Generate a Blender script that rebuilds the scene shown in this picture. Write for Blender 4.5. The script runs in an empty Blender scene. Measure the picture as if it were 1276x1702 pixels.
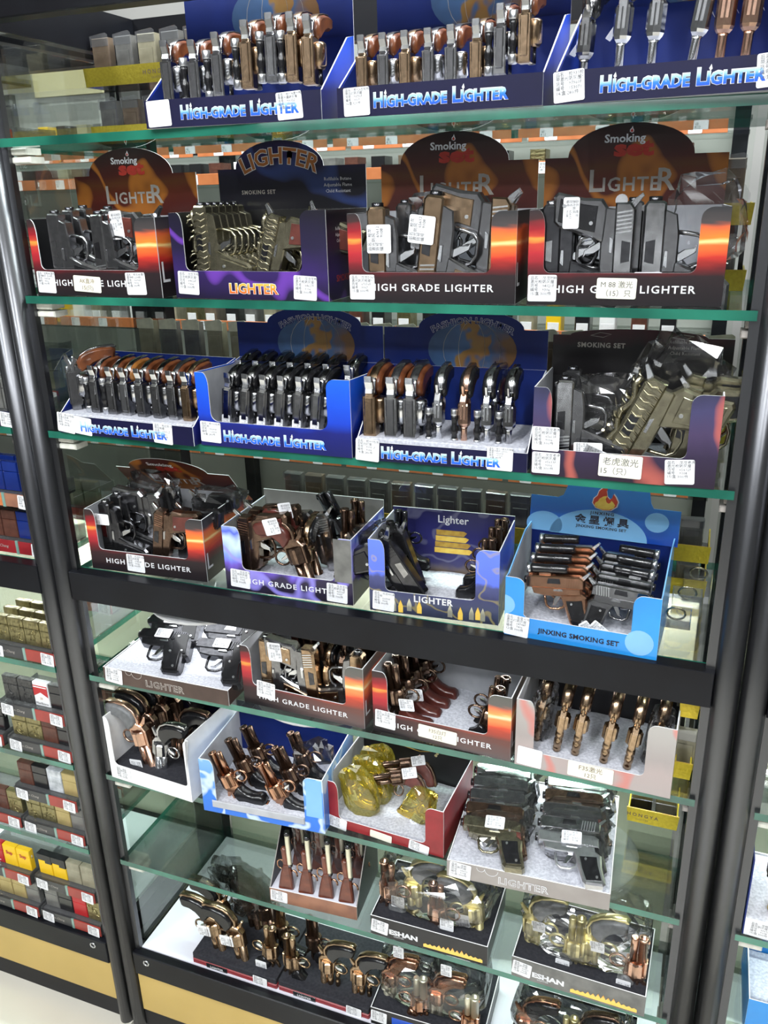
import bpy, math, random
from mathutils import Matrix, Vector
random.seed(7)
sc = bpy.context.scene
COL = sc.collection
# ------------------------------------------------------------------ camera
cam_d = bpy.data.cameras.new('camera'); cam = bpy.data.objects.new('camera', cam_d); COL.objects.link(cam)
cam_d.sensor_fit = 'HORIZONTAL'; cam_d.sensor_width = 36.0; cam_d.lens = 36.0 * 1402.48 / 1276.0
cam_d.clip_start = 0.01
CX = Vector((0.93465342, 0.35475075, -0.02397665)); CD = Vector((0.10333827, -0.33554748, -0.93633813)); CF = Vector((-0.34021196, 0.87267393, -0.35027993))
mw = Matrix.Identity(4)
for i in range(3):
    mw[i][0] = CX[i]; mw[i][1] = -CD[i]; mw[i][2] = -CF[i]
mw.translation = (0, -1.0, 1.61)
cam.matrix_world = mw
sc.camera = cam
# ------------------------------------------------------------------ light and exposure
vs = sc.view_settings
vs.view_transform = 'Standard'; vs.look = 'None'; vs.gamma = 1.0; vs.use_curve_mapping = False
vs.exposure = -0.7
world = bpy.data.worlds.new('shop_ambient'); sc.world = world; world.use_nodes = True
world.node_tree.nodes['Background'].inputs[0].default_value = (0.93, 0.97, 1.0, 1)
world.node_tree.nodes['Background'].inputs[1].default_value = 0.35
def area(name, loc, sx, sy, power, rot=(0, 0, 0), col=(0.95, 0.98, 1.0)):
    l = bpy.data.lights.new(name, 'AREA'); l.shape = 'RECTANGLE'; l.size = sx; l.size_y = sy; l.energy = power; l.color = col
    o = bpy.data.objects.new(name, l); COL.objects.link(o); o.location = loc; o.rotation_euler = rot
    return o
ADDED_LAMPS = [(-1.6, -1.75, 0.12, 1.3), (-0.45, -1.75, 0.12, 1.3), (0.7, -1.75, 0.12, 1.3), (-1.0, -2.65, 1.3, 0.3), (0.6, -2.65, 1.3, 0.3), (-1.5, 0.28, 1.1, 0.12), (-0.35, 0.28, 1.1, 0.12), (0.8, 0.28, 1.1, 0.12)]  # unseen ceiling lamps, added for the overhead light and the dark shelf backs
LPOW = [64, 70, 64, 50, 50, 62, 70, 50]
for (lx, ly, sx_, sy_), p_ in zip(ADDED_LAMPS, LPOW):
    area('added_ceiling_light', (lx, ly, 2.955), sx_, sy_, p_)
try:
    sc.cycles.transparent_max_bounces = 20; sc.cycles.max_bounces = 6; sc.cycles.diffuse_bounces = 3; sc.cycles.glossy_bounces = 3; sc.cycles.transmission_bounces = 2; sc.cycles.use_adaptive_sampling = True; sc.cycles.adaptive_threshold = .02
except Exception: pass
# ------------------------------------------------------------------ materials
MATS = {}
def nt(name):
    m = bpy.data.materials.new(name); m.use_nodes = True; MATS[name] = m
    t = m.node_tree; b = t.nodes['Principled BSDF']
    return m, t, b
def node(t, typ, **k):
    n = t.nodes.new(typ)
    for a, v in k.items():
        if a.startswith('i_'): n.inputs[int(a[2:])].default_value = v
        else: setattr(n, a, v)
    return n
def ramp(t, stops, interp='LINEAR'):
    r = t.nodes.new('ShaderNodeValToRGB'); r.color_ramp.interpolation = interp
    el = r.color_ramp.elements
    while len(el) < len(stops): el.new(0.5)
    for e, (p, c) in zip(el, stops):
        e.position = p; e.color = (c[0], c[1], c[2], 1)
    return r
def M(name, c, rough=.5, metal=0., c2=None, scale=60., bump=0., spec=.5, coat=0., det=3.):
    if name in MATS: return MATS[name]
    m, t, b = nt(name)
    c2 = c2 or tuple(x * .78 for x in c)
    if metal: c2 = tuple(a * .6 + b * .4 for a, b in zip(c, c2))
    tc = node(t, 'ShaderNodeTexCoord'); nz = node(t, 'ShaderNodeTexNoise'); nz.inputs['Scale'].default_value = scale; nz.inputs['Detail'].default_value = det
    t.links.new(tc.outputs['Object'], nz.inputs['Vector'])
    r = ramp(t, [(.35, c2), (.65, c)]); t.links.new(nz.outputs['Fac'], r.inputs[0]); t.links.new(r.outputs[0], b.inputs['Base Color'])
    b.inputs['Roughness'].default_value = rough; b.inputs['Metallic'].default_value = metal
    b.inputs['Specular IOR Level'].default_value = spec; b.inputs['Coat Weight'].default_value = coat
    if bump:
        bp = node(t, 'ShaderNodeBump'); bp.inputs['Strength'].default_value = bump; bp.inputs['Distance'].default_value = .002
        t.links.new(nz.outputs['Fac'], bp.inputs['Height']); t.links.new(bp.outputs[0], b.inputs['Normal'])
    return m
M('black_frame', (.008, .009, .012), .35, 0, (.005, .005, .007), 8, 0, .22)
M('post_metal', (.11, .112, .12), .31, .92, (.1, .102, .11), 3)
M('chrome', (.72, .73, .75), .16, 1, (.45, .46, .48), 90)
M('silver', (.75, .76, .78), .28, 1, (.5, .5, .53), 120)
M('gunmetal', (.27, .27, .28), .2, .95, (.12, .12, .125), 140)
M('smoke_chrome', (.5, .5, .51), .16, 1, (.1, .1, .105), 110)
M('antique', (.4, .37, .26), .23, .95, (.07, .062, .04), 150)
M('bronze', (.44, .31, .2), .24, 1., (.11, .075, .045), 150)
M('darkbronze', (.25, .165, .12), .22, .95, (.045, .03, .022), 150)
M('copper', (.55, .31, .2), .22, 1, (.22, .11, .065), 120)
M('rosegold', (.66, .42, .31), .24, 1, (.38, .23, .17), 120)
M('palegold', (.82, .74, .4), .3, .9, (.55, .48, .22), 100)
M('gold', (.75, .56, .14), .25, 1, (.4, .27, .05), 100)
M('blackplastic', (.014, .014, .016), .2, 0, (.008, .008, .009), 90)
M('blackmetal', (.1, .1, .108), .18, .9, (.018, .018, .02), 120)
M('greygrip', (.17, .175, .18), .45, 0, (.12, .125, .13), 120)
M('woodgrip', (.15, .046, .015), .34, 0, (.07, .02, .007), 60, 0, .4, .2)
M('ambergrip', (.34, .14, .03), .26, 0, (.2, .075, .016), 40, 0, .5, .3)
M('redgrip', (.12, .03, .022), .35, 0, (.07, .016, .012), 60, 0, .5, .3)
M('stockwood', (.17, .045, .022), .35, 0, (.075, .016, .01), 50, 0, .5, .3)
M('paper_white', (.86, .87, .88), .6, 0, (.8, .81, .83), 60)
M('slip_paper', (.84, .82, .7), .65, 0, (.78, .76, .64), 60)
M('sticker', (.84, .85, .87), .5, 0, (.77, .78, .81), 300)
M('print_ink', (.13, .13, .14), .6, 0)
M('ink_brown', (.22, .16, .1), .6)
M('foam', (.6, .61, .67), .85, 0, (.42, .43, .49), 260, .5)
M('darkfoam', (.022, .023, .03), .9, 0, (.012, .012, .018), 200, .4)
M('board_white', (.72, .72, .8), .5, 0, (.67, .67, .75), 5)
M('card_inner', (.46, .47, .5), .7, 0, (.38, .39, .42), 30)
M('greyback', (.3, .3, .28), .7, 0, (.24, .24, .22), 30)
M('cream', (.74, .66, .42), .6, 0, (.68, .6, .38), 3)
M('cream_panel', (.86, .84, .64), .5, 0, (.8, .79, .6), 4)
M('yellow_panel', (.6, .42, .13), .45, 0, (.53, .37, .11), 5)
M('goldcard', (.42, .34, .03), .38, .35, (.24, .19, .012), 240, .3)
M('goldfoil', (.75, .58, .04), .3, .4, (.5, .36, .02), 200, .4)
M('packet_grey', (.17, .17, .16), .3, 0, (.1, .1, .096), 40, 0, .5, .4)
M('packet_brown', (.18, .135, .095), .3, 0, (.11, .08, .055), 40, 0, .5, .4)
M('packet_olive', (.32, .3, .21), .35, 0, (.22, .205, .14), 40, 0, .5, .3)
M('packet_black', (.015, .015, .017), .25, 0, None, 40, 0, .5, .4)
M('pale_flap', (.72, .7, .55), .5, 0)
M('orange_rail', (.52, .17, .06), .45, 0, (.44, .13, .04), 30)
M('red', (.5, .02, .025), .35, 0, (.38, .012, .016), 20)
M('crimson', (.3, .018, .024), .4, 0, (.2, .012, .016), 25)
M('blue', (.01, .1, .62), .35, 0, (.008, .07, .5), 12)
M('blue_deep', (.005, .02, .16), .42, 0, (.004, .015, .12), 12, 0, .3)
M('navy', (.006, .006, .04), .42, 0, (.004, .004, .03), 20, 0, .3)
M('sky', (.02, .28, .72), .25, 0, (.015, .22, .62), 8, 0, .5, .3)
M('skylight', (.2, .46, .78), .3, 0, (.16, .4, .72), 10, 0, .5, .3)
M('white_ink', (.82, .83, .86), .5, 0)
M('grey_ink', (.5, .46, .42), .45, 0)
M('red_ink', (.55, .035, .02), .5, 0)
M('dark_ink', (.01, .012, .03), .5, 0)
M('gold_ink', (.55, .36, .06), .45, 0, (.4, .22, .04), 100)
M('flame_yellow', (.85, .62, .12), .5, 0, (.75, .45, .06), 80)
M('flame_red', (.6, .06, .02), .5, 0, (.5, .04, .015), 60)
M('yellow', (.85, .55, .01), .4, 0, (.78, .48, .008), 20)
M('brown_print', (.075, .045, .035), .4, 0, (.05, .028, .022), 25)
M('grey_print', (.34, .31, .29), .45, 0, (.28, .25, .235), 18)
M('copper_print', (.33, .15, .09), .42, 0, (.2, .09, .06), 25)
M('blackcard', (.014, .013, .015), .35, 0, (.009, .009, .01), 20)
M('peg_white', (.8, .8, .72), .35, 0)
M('ceiling_paint', (.75, .76, .76), .8, 0, (.7, .71, .71), 3)
M('wall_dark', (.1, .1, .1), .7, 0, (.06, .06, .062), 2)
M('wall_paint', (.33, .33, .31), .8, 0, (.27, .27, .26), 2)
def emis(name, c, s):
    m, t, b = nt(name); b.inputs['Base Color'].default_value = (*c, 1); b.inputs['Emission Color'].default_value = (*c, 1); b.inputs['Emission Strength'].default_value = s
    return m
emis('added_lamp_face', (.95, .98, 1.), 6.0)  # glow of the added ceiling, tube and strip fittings
emis('disc_face', (.95, .98, 1.), 6.)  # the discs' glow is added, to brighten the lower shelves
def gradient(name, stops, axis=2, lo=0., hi=1., warp=.012, wscale=(14, 14, 14), rough=.4, coat=.1, bands=None, left=None):
    """printed card: colours along one object axis between lo and hi, pulled about by noise"""
    m, t, b = nt(name)
    tc = node(t, 'ShaderNodeTexCoord'); mp = node(t, 'ShaderNodeMapping'); mp.inputs['Scale'].default_value = wscale
    t.links.new(tc.outputs['Object'], mp.inputs[0])
    nz = node(t, 'ShaderNodeTexNoise'); nz.inputs['Scale'].default_value = 1.; nz.inputs['Detail'].default_value = 2.
    t.links.new(mp.outputs[0], nz.inputs['Vector'])
    sx = node(t, 'ShaderNodeSeparateXYZ'); t.links.new(tc.outputs['Object'], sx.inputs[0])
    n0 = node(t, 'ShaderNodeMath', operation='SUBTRACT', i_1=.5); t.links.new(nz.outputs['Fac'], n0.inputs[0])
    n1 = node(t, 'ShaderNodeMath', operation='MULTIPLY', i_1=warp * 2); t.links.new(n0.outputs[0], n1.inputs[0])
    n2 = node(t, 'ShaderNodeMath', operation='ADD'); t.links.new(n1.outputs[0], n2.inputs[0]); t.links.new(sx.outputs[axis], n2.inputs[1])
    mr = node(t, 'ShaderNodeMapRange'); mr.inputs[1].default_value = lo; mr.inputs[2].default_value = hi; t.links.new(n2.outputs[0], mr.inputs[0])
    r = ramp(t, stops); t.links.new(mr.outputs[0], r.inputs[0])
    out = r.outputs[0]
    b.inputs['Specular IOR Level'].default_value = .35
    if left:                                    # other colours towards the low-x end of the print
        r2 = ramp(t, left[2]); t.links.new(mr.outputs[0], r2.inputs[0])
        xr = node(t, 'ShaderNodeMapRange'); xr.inputs[1].default_value = left[0]; xr.inputs[2].default_value = left[1]; t.links.new(sx.outputs[0], xr.inputs[0])
        m0 = node(t, 'ShaderNodeMix', data_type='RGBA'); t.links.new(xr.outputs[0], m0.inputs[0]); t.links.new(r2.outputs[0], m0.inputs[6]); t.links.new(out, m0.inputs[7]); out = m0.outputs[2]
    if bands:                                   # thin bright ribbons: a distorted wave, sharpened
        (wsc, dist, rot, col, sharp, amt) = bands
        m2 = node(t, 'ShaderNodeMapping'); m2.inputs['Rotation'].default_value = rot; t.links.new(tc.outputs['Object'], m2.inputs[0])
        wv = node(t, 'ShaderNodeTexWave'); wv.inputs['Scale'].default_value = wsc; wv.inputs['Distortion'].default_value = dist; wv.inputs['Detail'].default_value = 1.5; wv.inputs['Detail Scale'].default_value = 4.
        t.links.new(m2.outputs[0], wv.inputs['Vector'])
        rr = ramp(t, [(sharp, (0, 0, 0)), (1., (amt, amt, amt))]); t.links.new(wv.outputs['Fac'], rr.inputs[0])
        mx = node(t, 'ShaderNodeMix', data_type='RGBA'); t.links.new(rr.outputs[0], mx.inputs[0]); t.links.new(out, mx.inputs[6]); mx.inputs[7].default_value = (*col, 1)
        out = mx.outputs[2]
    t.links.new(out, b.inputs['Base Color']); b.inputs['Roughness'].default_value = rough; b.inputs['Coat Weight'].default_value = coat; b.inputs['Coat Roughness'].default_value = .15
    return m
K = (.012, .01, .012)
gradient('flame_front', [(0, K), (.3, (.02, .012, .014)), (.4, (.12, .012, .014)), (.5, (.5, .03, .02)), (.6, (.75, .14, .03)), (.655, (1, .72, .28)), (.7, (.8, .22, .03)), (.8, (.7, .12, .04)), (.86, (.06, .05, .05)), (1, (.03, .03, .032))], 2, 0, .105, .009, (14, 14, 70), left=(.03, .15, [(0, K), (.3, (.03, .01, .012)), (.42, (.16, .012, .018)), (.55, (.42, .02, .03)), (.66, (.5, .05, .03)), (.7, (.8, .3, .05)), (.73, (.5, .05, .03)), (.8, (.3, .012, .02)), (.9, (.05, .02, .02)), (1, (.02, .018, .02))]))
gradient('flame_front_warm', [(0, (.1, .08, .08)), (.3, (.14, .05, .04)), (.42, (.35, .05, .03)), (.5, (.6, .07, .03)), (.6, (.85, .25, .08)), (.66, (1, .8, .45)), (.72, (.9, .35, .1)), (.8, (.6, .14, .07)), (.86, (.12, .11, .1)), (1, (.1, .1, .09))], 2, 0, .105, .01, (14, 14, 70), left=(.03, .15, [(0, K), (.3, (.03, .01, .012)), (.42, (.16, .012, .018)), (.55, (.42, .02, .03)), (.66, (.5, .05, .03)), (.7, (.8, .3, .05)), (.73, (.5, .05, .03)), (.8, (.3, .012, .02)), (.9, (.05, .02, .02)), (1, (.02, .018, .02))]))
gradient('flame_card', [(0, (.02, .004, .003)), (.3, (.085, .01, .006)), (.45, (.13, .022, .007)), (.55, (.11, .03, .005)), (.66, (.07, .009, .006)), (.8, (.035, .006, .005)), (1, (.008, .006, .006))], 2, .09, .2, .012, (9, 9, 22), .42, .15,
         (2.8, 8., (0, .9, .2), (.5, .17, .02), .86, .8))
gradient('purple_print', [(0, (.012, .008, .03)), (.35, (.03, .014, .1)), (.6, (.014, .01, .04)), (1, (.008, .007, .014))], 2, 0, .11, .02, (14, 14, 14), .35, .3,
         (2.2, 6., (0, 1.2, 0), (.16, .05, .42), .93, .75))
gradient('purple_card', [(0, (.005, .005, .008)), (.5, (.008, .007, .02)), (.8, (.02, .012, .09)), (1, (.006, .006, .02))], 2, .1, .2, .02, (9, 9, 9), .38, .2,
         (2.0, 6., (0, 1.0, 0), (.04, .08, .3), .88, .6))
gradient('lightning_print', [(0, (.012, .01, .02)), (.3, (.02, .012, .05)), (.42, (.14, .08, .5)), (.55, (.2, .3, .9)), (.75, (.55, .7, 1)), (.9, (.08, .12, .6)), (1, (.3, .4, .8))], 2, 0, .105, .03, (28, 28, 18), .35, .3,
         (3., 9., (0, 1.1, 0), (.3, .26, .8), .84, .8))
gradient('city_print', [(0, (.02, .025, .05)), (.18, (.05, .06, .12)), (.36, (.03, .035, .12)), (.5, (.06, .07, .2)), (.56, (.1, .16, .75)), (1, (.12, .2, .85))], 2, 0, .11, .008, (60, 60, 60), .35, .3,
         (5., 14., (0, 1.3, 0), (.42, .34, .1), .92, .5))
gradient('city_back', [(0, (.2, .14, .03)), (.3, (.03, .025, .1)), (.6, (.03, .03, .16)), (1, (.02, .02, .1))], 2, 0, .11, .02, (30, 30, 30), .35, .3, (4., 12., (0, 1.3, 0), (.2, .2, .3), .9, .5))
gradient('tiger_print', [(0, (.02, .012, .025)), (.3, (.03, .02, .05)), (.55, (.06, .04, .1)), (.8, (.05, .045, .12)), (1, (.03, .03, .07))], 2, 0, .11, .02, (24, 24, 6), .35, .3,
         (3.4, 3., (0, .15, 0), (.5, .12, .09), .86, .75))
gradient('tiger_card', [(0, (.006, .005, .006)), (.55, (.008, .006, .008)), (.8, (.05, .006, .012)), (1, (.09, .01, .02))], 2, .1, .17, .02, (24, 24, 6), .4, .2)
gradient('silver_print', [(0, (.38, .33, .32)), (.3, (.4, .33, .32)), (.5, (.34, .3, .29)), (1, (.4, .38, .36))], 2, 0, .105, .02, (24, 24, 10), .35, .4, (3.2, 3., (0, .3, 0), (.6, .16, .13), .9, .7))
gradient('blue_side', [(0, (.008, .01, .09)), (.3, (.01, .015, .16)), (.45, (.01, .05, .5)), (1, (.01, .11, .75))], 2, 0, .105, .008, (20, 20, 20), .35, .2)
gradient('tiger_stripe_blue', [(0, (.02, .15, .65)), (.4, (.03, .2, .7)), (.6, (.1, .3, .75)), (1, (.2, .42, .8))], 2, 0, .105, .01, (20, 20, 20), .35, .2, (6., 9., (0, .5, .4), (.6, .72, .85), .7, .9))
gradient('globe_print', [(0, (.04, .09, .2)), (.4, (.05, .12, .27)), (.46, (.27, .15, .04)), (.62, (.24, .12, .03)), (.68, (.04, .09, .2)), (1, (.16, .08, .03))], 0, -.06, .06, .08, (26, 26, 26), .4, .2)
gradient('blue_ribbed', [(0, (.012, .09, .75)), (.5, (.03, .2, .9)), (.75, (.25, .5, .95)), (1, (.5, .7, 1))], 2, 0, .011, 0, (1, 1, 1), .4)
gradient('gold_letters', [(0, (.75, .12, .02)), (.5, (.8, .32, .03)), (1, (.85, .55, .08))], 2, 0, .016, 0, (1, 1, 1), .4)
gradient('gold_letters_dim', [(0, (.4, .14, .03)), (.5, (.45, .22, .05)), (1, (.52, .32, .1))], 2, .17, .2, 0, (1, 1, 1), .45)
gradient('fire_strip', [(0, (.95, .6, .12)), (.3, (.9, .6, .15)), (.6, (.8, .35, .08)), (1, (.5, .12, .04))], 2, .006, .024, .004, (90, 90, 90), .45)
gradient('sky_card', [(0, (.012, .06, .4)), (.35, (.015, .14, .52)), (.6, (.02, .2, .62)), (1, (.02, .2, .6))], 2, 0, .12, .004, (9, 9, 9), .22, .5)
def glass(name, tint, gl=.12, rough=.02, dif=0., fk=.8, dcol=(.8, .8, .82)):
    m, t, b = nt(name); t.nodes.remove(b)
    out = t.nodes['Material Output']
    tr = node(t, 'ShaderNodeBsdfTransparent'); tr.inputs[0].default_value = (*tint, 1)
    g = node(t, 'ShaderNodeBsdfGlossy'); g.inputs['Roughness'].default_value = rough
    fr = node(t, 'ShaderNodeFresnel'); fr.inputs[0].default_value = 1.5
    ml = node(t, 'ShaderNodeMath', operation='MULTIPLY_ADD', i_1=fk, i_2=gl); t.links.new(fr.outputs[0], ml.inputs[0])
    mx = node(t, 'ShaderNodeMixShader'); t.links.new(ml.outputs[0], mx.inputs[0]); t.links.new(tr.outputs[0], mx.inputs[1]); t.links.new(g.outputs[0], mx.inputs[2])
    last = mx
    if dif:
        d = node(t, 'ShaderNodeBsdfDiffuse'); d.inputs[0].default_value = (*dcol, 1)
        m2 = node(t, 'ShaderNodeMixShader'); m2.inputs[0].default_value = dif; t.links.new(mx.outputs[0], m2.inputs[1]); t.links.new(d.outputs[0], m2.inputs[2]); last = m2
    t.links.new(last.outputs[0], out.inputs[0])
    return m
glass('shelf_glass', (.955, .985, .965), .0)
glass('side_glass', (.965, .985, .97), .0, .02, 0., .3)
glass('plastic_film', (.988, .988, .992), .04, .035, .004)
glass('cellophane_yellow', (.98, .94, .5), .06, .06, .09, .8, (.85, .72, .08))
glass('clear_plastic', (.9, .91, .92), .05, .05, .06)
M('glass_edge', (.02, .19, .125), .1, 0, (.006, .07, .05), 9, 0, .8, .6)
M('glass_edge_pale', (.2, .34, .3), .12, 0, (.12, .24, .2), 12, 0, .8, .6)
# ------------------------------------------------------------------ mesh builder
class MB:
    def __init__(s): s.v = []; s.f = []; s.m = []; s.sm = []
    def add(s, vs_, fs, mi=0, smooth=False):
        o = len(s.v); s.v += [tuple(p) for p in vs_]
        for f in fs: s.f.append(tuple(i + o for i in f)); s.m.append(mi); s.sm.append(smooth)
    def box(s, x0, x1, y0, y1, z0, z1, mi=0):
        s.add([(x0, y0, z0), (x1, y0, z0), (x1, y1, z0), (x0, y1, z0), (x0, y0, z1), (x1, y0, z1), (x1, y1, z1), (x0, y1, z1)],
              [(3, 2, 1, 0), (4, 5, 6, 7), (0, 1, 5, 4), (1, 2, 6, 5), (2, 3, 7, 6), (3, 0, 4, 7)], mi)
        return s
    def bbox(s, x0, x1, y0, y1, z0, z1, c=.002, mi=0):
        return s.prism([(x0, z0), (x1, z0), (x1, z1), (x0, z1)], y0, y1, c, mi)
    def prism(s, pts, y0, y1, c=0., mi=0, mside=None, smooth=False):
        """outline in XZ (counter-clockwise), thickness along Y, chamfer c"""
        n = len(pts)
        ar = sum(pts[i][0] * pts[(i + 1) % n][1] - pts[(i + 1) % n][0] * pts[i][1] for i in range(n))
        if ar < 0: pts = list(reversed(pts))
        ms = mi if mside is None else mside
        def inset(d):
            out = []
            for i in range(n):
                p, q, r = Vector(pts[i - 1]), Vector(pts[i]), Vector(pts[(i + 1) % n])
                a = (q - p); b = (r - q)
                a = a.normalized() if a.length > 1e-9 else Vector((1, 0)); b = b.normalized() if b.length > 1e-9 else a
                nn = Vector((-a.y - b.y, a.x + b.x)); nn = nn.normalized() if nn.length > 1e-6 else Vector((-a.y, a.x))
                out.append(q + nn * d)
            return out
        lay = [(y0, 0), (y1, 0)] if c <= 0 else [(y0, c), (y0 + c, 0), (y1 - c, 0), (y1, c)]
        vv = []
        for y, d in lay: vv += [(p[0], y, p[1]) for p in (inset(d) if d else pts)]
        k = len(lay)
        s.add(vv, [tuple(range(n))], mi)
        o = len(s.v) - len(vv)
        s.f.append(tuple(o + (k - 1) * n + i for i in reversed(range(n)))); s.m.append(mi); s.sm.append(False)
        for l in range(k - 1):
            for i in range(n):
                j = (i + 1) % n
                s.f.append((o + l * n + i, o + (l + 1) * n + i, o + (l + 1) * n + j, o + l * n + j)); s.m.append(ms); s.sm.append(smooth)
        return s
    def lathe(s, prof, n=14, axis='X', org=(0, 0, 0), mi=0, smooth=True, flute=0, fd=.85):
        """prof: list of (t, r) along axis; closed with caps"""
        o = len(s.v)
        for (t, r) in prof:
            for i in range(n):
                a = 2 * math.pi * i / n; rr = r * (fd if (flute and i % 2) else 1)
                c_, s_ = rr * math.cos(a), rr * math.sin(a)
                p = (t, c_, s_) if axis == 'X' else ((c_, t, s_) if axis == 'Y' else (c_, s_, t))
                s.v.append((p[0] + org[0], p[1] + org[1], p[2] + org[2]))
        fl = axis == 'Y'
        for l in range(len(prof) - 1):
            for i in range(n):
                j = (i + 1) % n; q = (o + l * n + i, o + l * n + j, o + (l + 1) * n + j, o + (l + 1) * n + i)
                s.f.append(q[::-1] if fl else q); s.m.append(mi); s.sm.append(smooth and not flute)
        a = tuple(o + i for i in range(n)); b = tuple(o + (len(prof) - 1) * n + i for i in range(n))
        s.f.append(a if fl else a[::-1]); s.f.append(b[::-1] if fl else b); s.m += [mi, mi]; s.sm += [False, False]
        return s
    def tube(s, path, r, n=7, mi=0, closed=False):
        P = [Vector(p) for p in path]; L = len(P); o = len(s.v)
        up = Vector((0, 1, 0))
        for i, p in enumerate(P):
            d = (P[(i + 1) % L] - P[i - 1]) if closed else (P[min(i + 1, L - 1)] - P[max(i - 1, 0)])
            d.normalize(); u = up
            if abs(d.dot(u)) > .95: u = Vector((1, 0, 0))
            a = d.cross(u).normalized(); b = d.cross(a).normalized()
            for k in range(n):
                t = 2 * math.pi * k / n; s.v.append(tuple(p + (a * math.cos(t) + b * math.sin(t)) * r))
        for i in range(L if closed else L - 1):
            i2 = (i + 1) % L
            for k in range(n):
                k2 = (k + 1) % n
                s.f.append((o + i * n + k, o + i2 * n + k, o + i2 * n + k2, o + i * n + k2)); s.m.append(mi); s.sm.append(True)
        if not closed:
            s.f.append(tuple(o + k for k in range(n))); s.f.append(tuple(o + (L - 1) * n + k for k in reversed(range(n)))); s.m += [mi, mi]; s.sm += [False, False]
        return s
    def mesh(s, name, *mats):
        me = bpy.data.meshes.new(name); me.from_pydata(s.v, [], s.f)
        for m in mats: me.materials.append(MATS[m] if isinstance(m, str) else m)
        me.polygons.foreach_set('material_index', s.m); me.polygons.foreach_set('use_smooth', s.sm); me.update()
        return me
    def build(s, name, mats, parent=None, loc=None, rot=None):
        return link(name, s.mesh(name, *([mats] if isinstance(mats, str) else mats)), parent, loc, rot)
def link(name, me, parent=None, loc=None, rot=None):
    o = bpy.data.objects.new(name, me); COL.objects.link(o)
    if parent: o.parent = parent
    if loc is not None: o.location = loc
    if rot is not None: o.rotation_euler = rot
    return o
def tag(o, label, cat, group=None, kind=None):
    o['label'] = label; o['category'] = cat
    if group: o['group'] = group
    if kind: o['kind'] = kind
    return o
def empty(name, loc=(0, 0, 0), rz=0, parent=None):
    o = bpy.data.objects.new(name, None); COL.objects.link(o); o.location = loc; o.rotation_euler = (0, 0, rz); o.empty_display_size = .02
    if parent: o.parent = parent
    return o
def structure(o): o['kind'] = 'structure'; return o
def arc(cx, cz, rx, rz, a0, a1, n=10):
    return [(cx + rx * math.cos(math.radians(a0 + (a1 - a0) * i / n)), cz + rz * math.sin(math.radians(a0 + (a1 - a0) * i / n))) for i in range(n + 1)]
# ---- writing: flat lettering standing in XZ, facing -Y
TXT = {}
def text_mesh(s, size, mat, sx=1., off=0., space=1., align='CENTER', line=1., bend=None, shear=0., ext=0.):
    key = (s, size, mat, sx, off, space, align, line, bend, shear)
    if key in TXT: return TXT[key]
    c = bpy.data.curves.new('lettering', 'FONT'); c.body = s; c.size = size; c.resolution_u = 2 if len(s) < 30 else 1
    c.offset = off; c.space_character = space; c.align_x = align; c.align_y = 'TOP_BASELINE'; c.space_line = line; c.shear = shear
    o = bpy.data.objects.new('lettering', c); COL.objects.link(o)
    me = bpy.data.meshes.new_from_object(o)
    bpy.data.objects.remove(o); bpy.data.curves.remove(c)
    for v in me.vertices:
        x, y = v.co.x * sx, v.co.y
        if bend:                      # bend = radius: letters ride an arc
            a = x / bend; x, y = (bend + y) * math.sin(a), (bend + y) * math.cos(a) - bend
        v.co = (x, 0, y)
    me.materials.clear(); me.materials.append(MATS[mat]); me.update()
    TXT[key] = me
    return me
def text(parent, s, loc, size, mat, name='lettering', rot=None, **k):
    return link(name, text_mesh(s, size, mat, **k), parent, loc, rot)
STK = {}
def sticker(parent, x, z, w=.033, h=.03, lines=None, ang=0., y=-.0006, rot=None, mat='sticker', name='price_sticker'):
    key = (round(w, 4), round(h, 4), mat)
    if key not in STK:
        r = .002
        pts = arc(w - r, r, r, r, -90, 0, 3) + arc(w - r, h - r, r, r, 0, 90, 3) + arc(r, h - r, r, r, 90, 180, 3) + arc(r, r, r, r, 180, 270, 3)
        STK[key] = MB().prism(pts, -.0003, 0).mesh('price_sticker', mat)
    o = link(name, STK[key], parent, (x, y, z), rot or (0, math.radians(ang), 0))
    if lines:
        n = len(lines); sz = min(h / (n * 1.16 + .25), w / (max(sum(1. if ord(q) > 255 else .58 for q in l) for l in lines) + .4))
        for i, l in enumerate(lines[:1]):
            pass
        me = text_mesh('\n'.join(lines), sz, 'print_ink', line=.97, align='LEFT')
        link('print', me, o, (w * .08, -.0006, h - sz * 1.05))
    return o
def price(parent, x, z, nm, l2, code, num, pack, **k):
    return sticker(parent, x, z, lines=['品名：' + nm, l2, '货号：' + code, '编号：' + num, pack], **k)
TAG_LINES = ['品名：枪龙', '激光防风', '货号：65612', '编号：9108']
# ------------------------------------------------------------------ the room and the cabinets
M('floor_base', (.3, .29, .26), .5)
structure(MB().box(-4, 3, -4, 4, -.05, 0).build('floor', 'floor_base'))
M('tile', (.66, .63, .55), .22, 0, (.6, .57, .5), 3, 0, .5, .2)
fl = bpy.data.objects['floor']
tm = MB().bbox(.003, .797, 0, .797, 0, .004, .001).mesh('tile', 'tile')
for i in range(-3, 3):
    for j in range(-3, 1): link('tile', tm, fl, (i * .8 - .18, j * .8 - .12, 0))
structure(MB().box(-4, 3, 1.45, 1.55, 0, 3.0).build('wall_back', 'wall_paint'))
structure(MB().box(-4, 3, -3.0, -2.9, 0, 3.0).build('wall_front', 'wall_dark'))
structure(MB().box(-3.4, -3.3, -2.9, 1.45, 0, 3.0).build('wall_left', 'wall_dark')); structure(MB().box(2.4, 2.5, -2.9, 1.45, 0, 3.0).build('wall_right', 'wall_dark'))
structure(MB().box(-4, 3, -4, 4, 3.0, 3.05).build('ceiling', 'ceiling_paint'))
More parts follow.
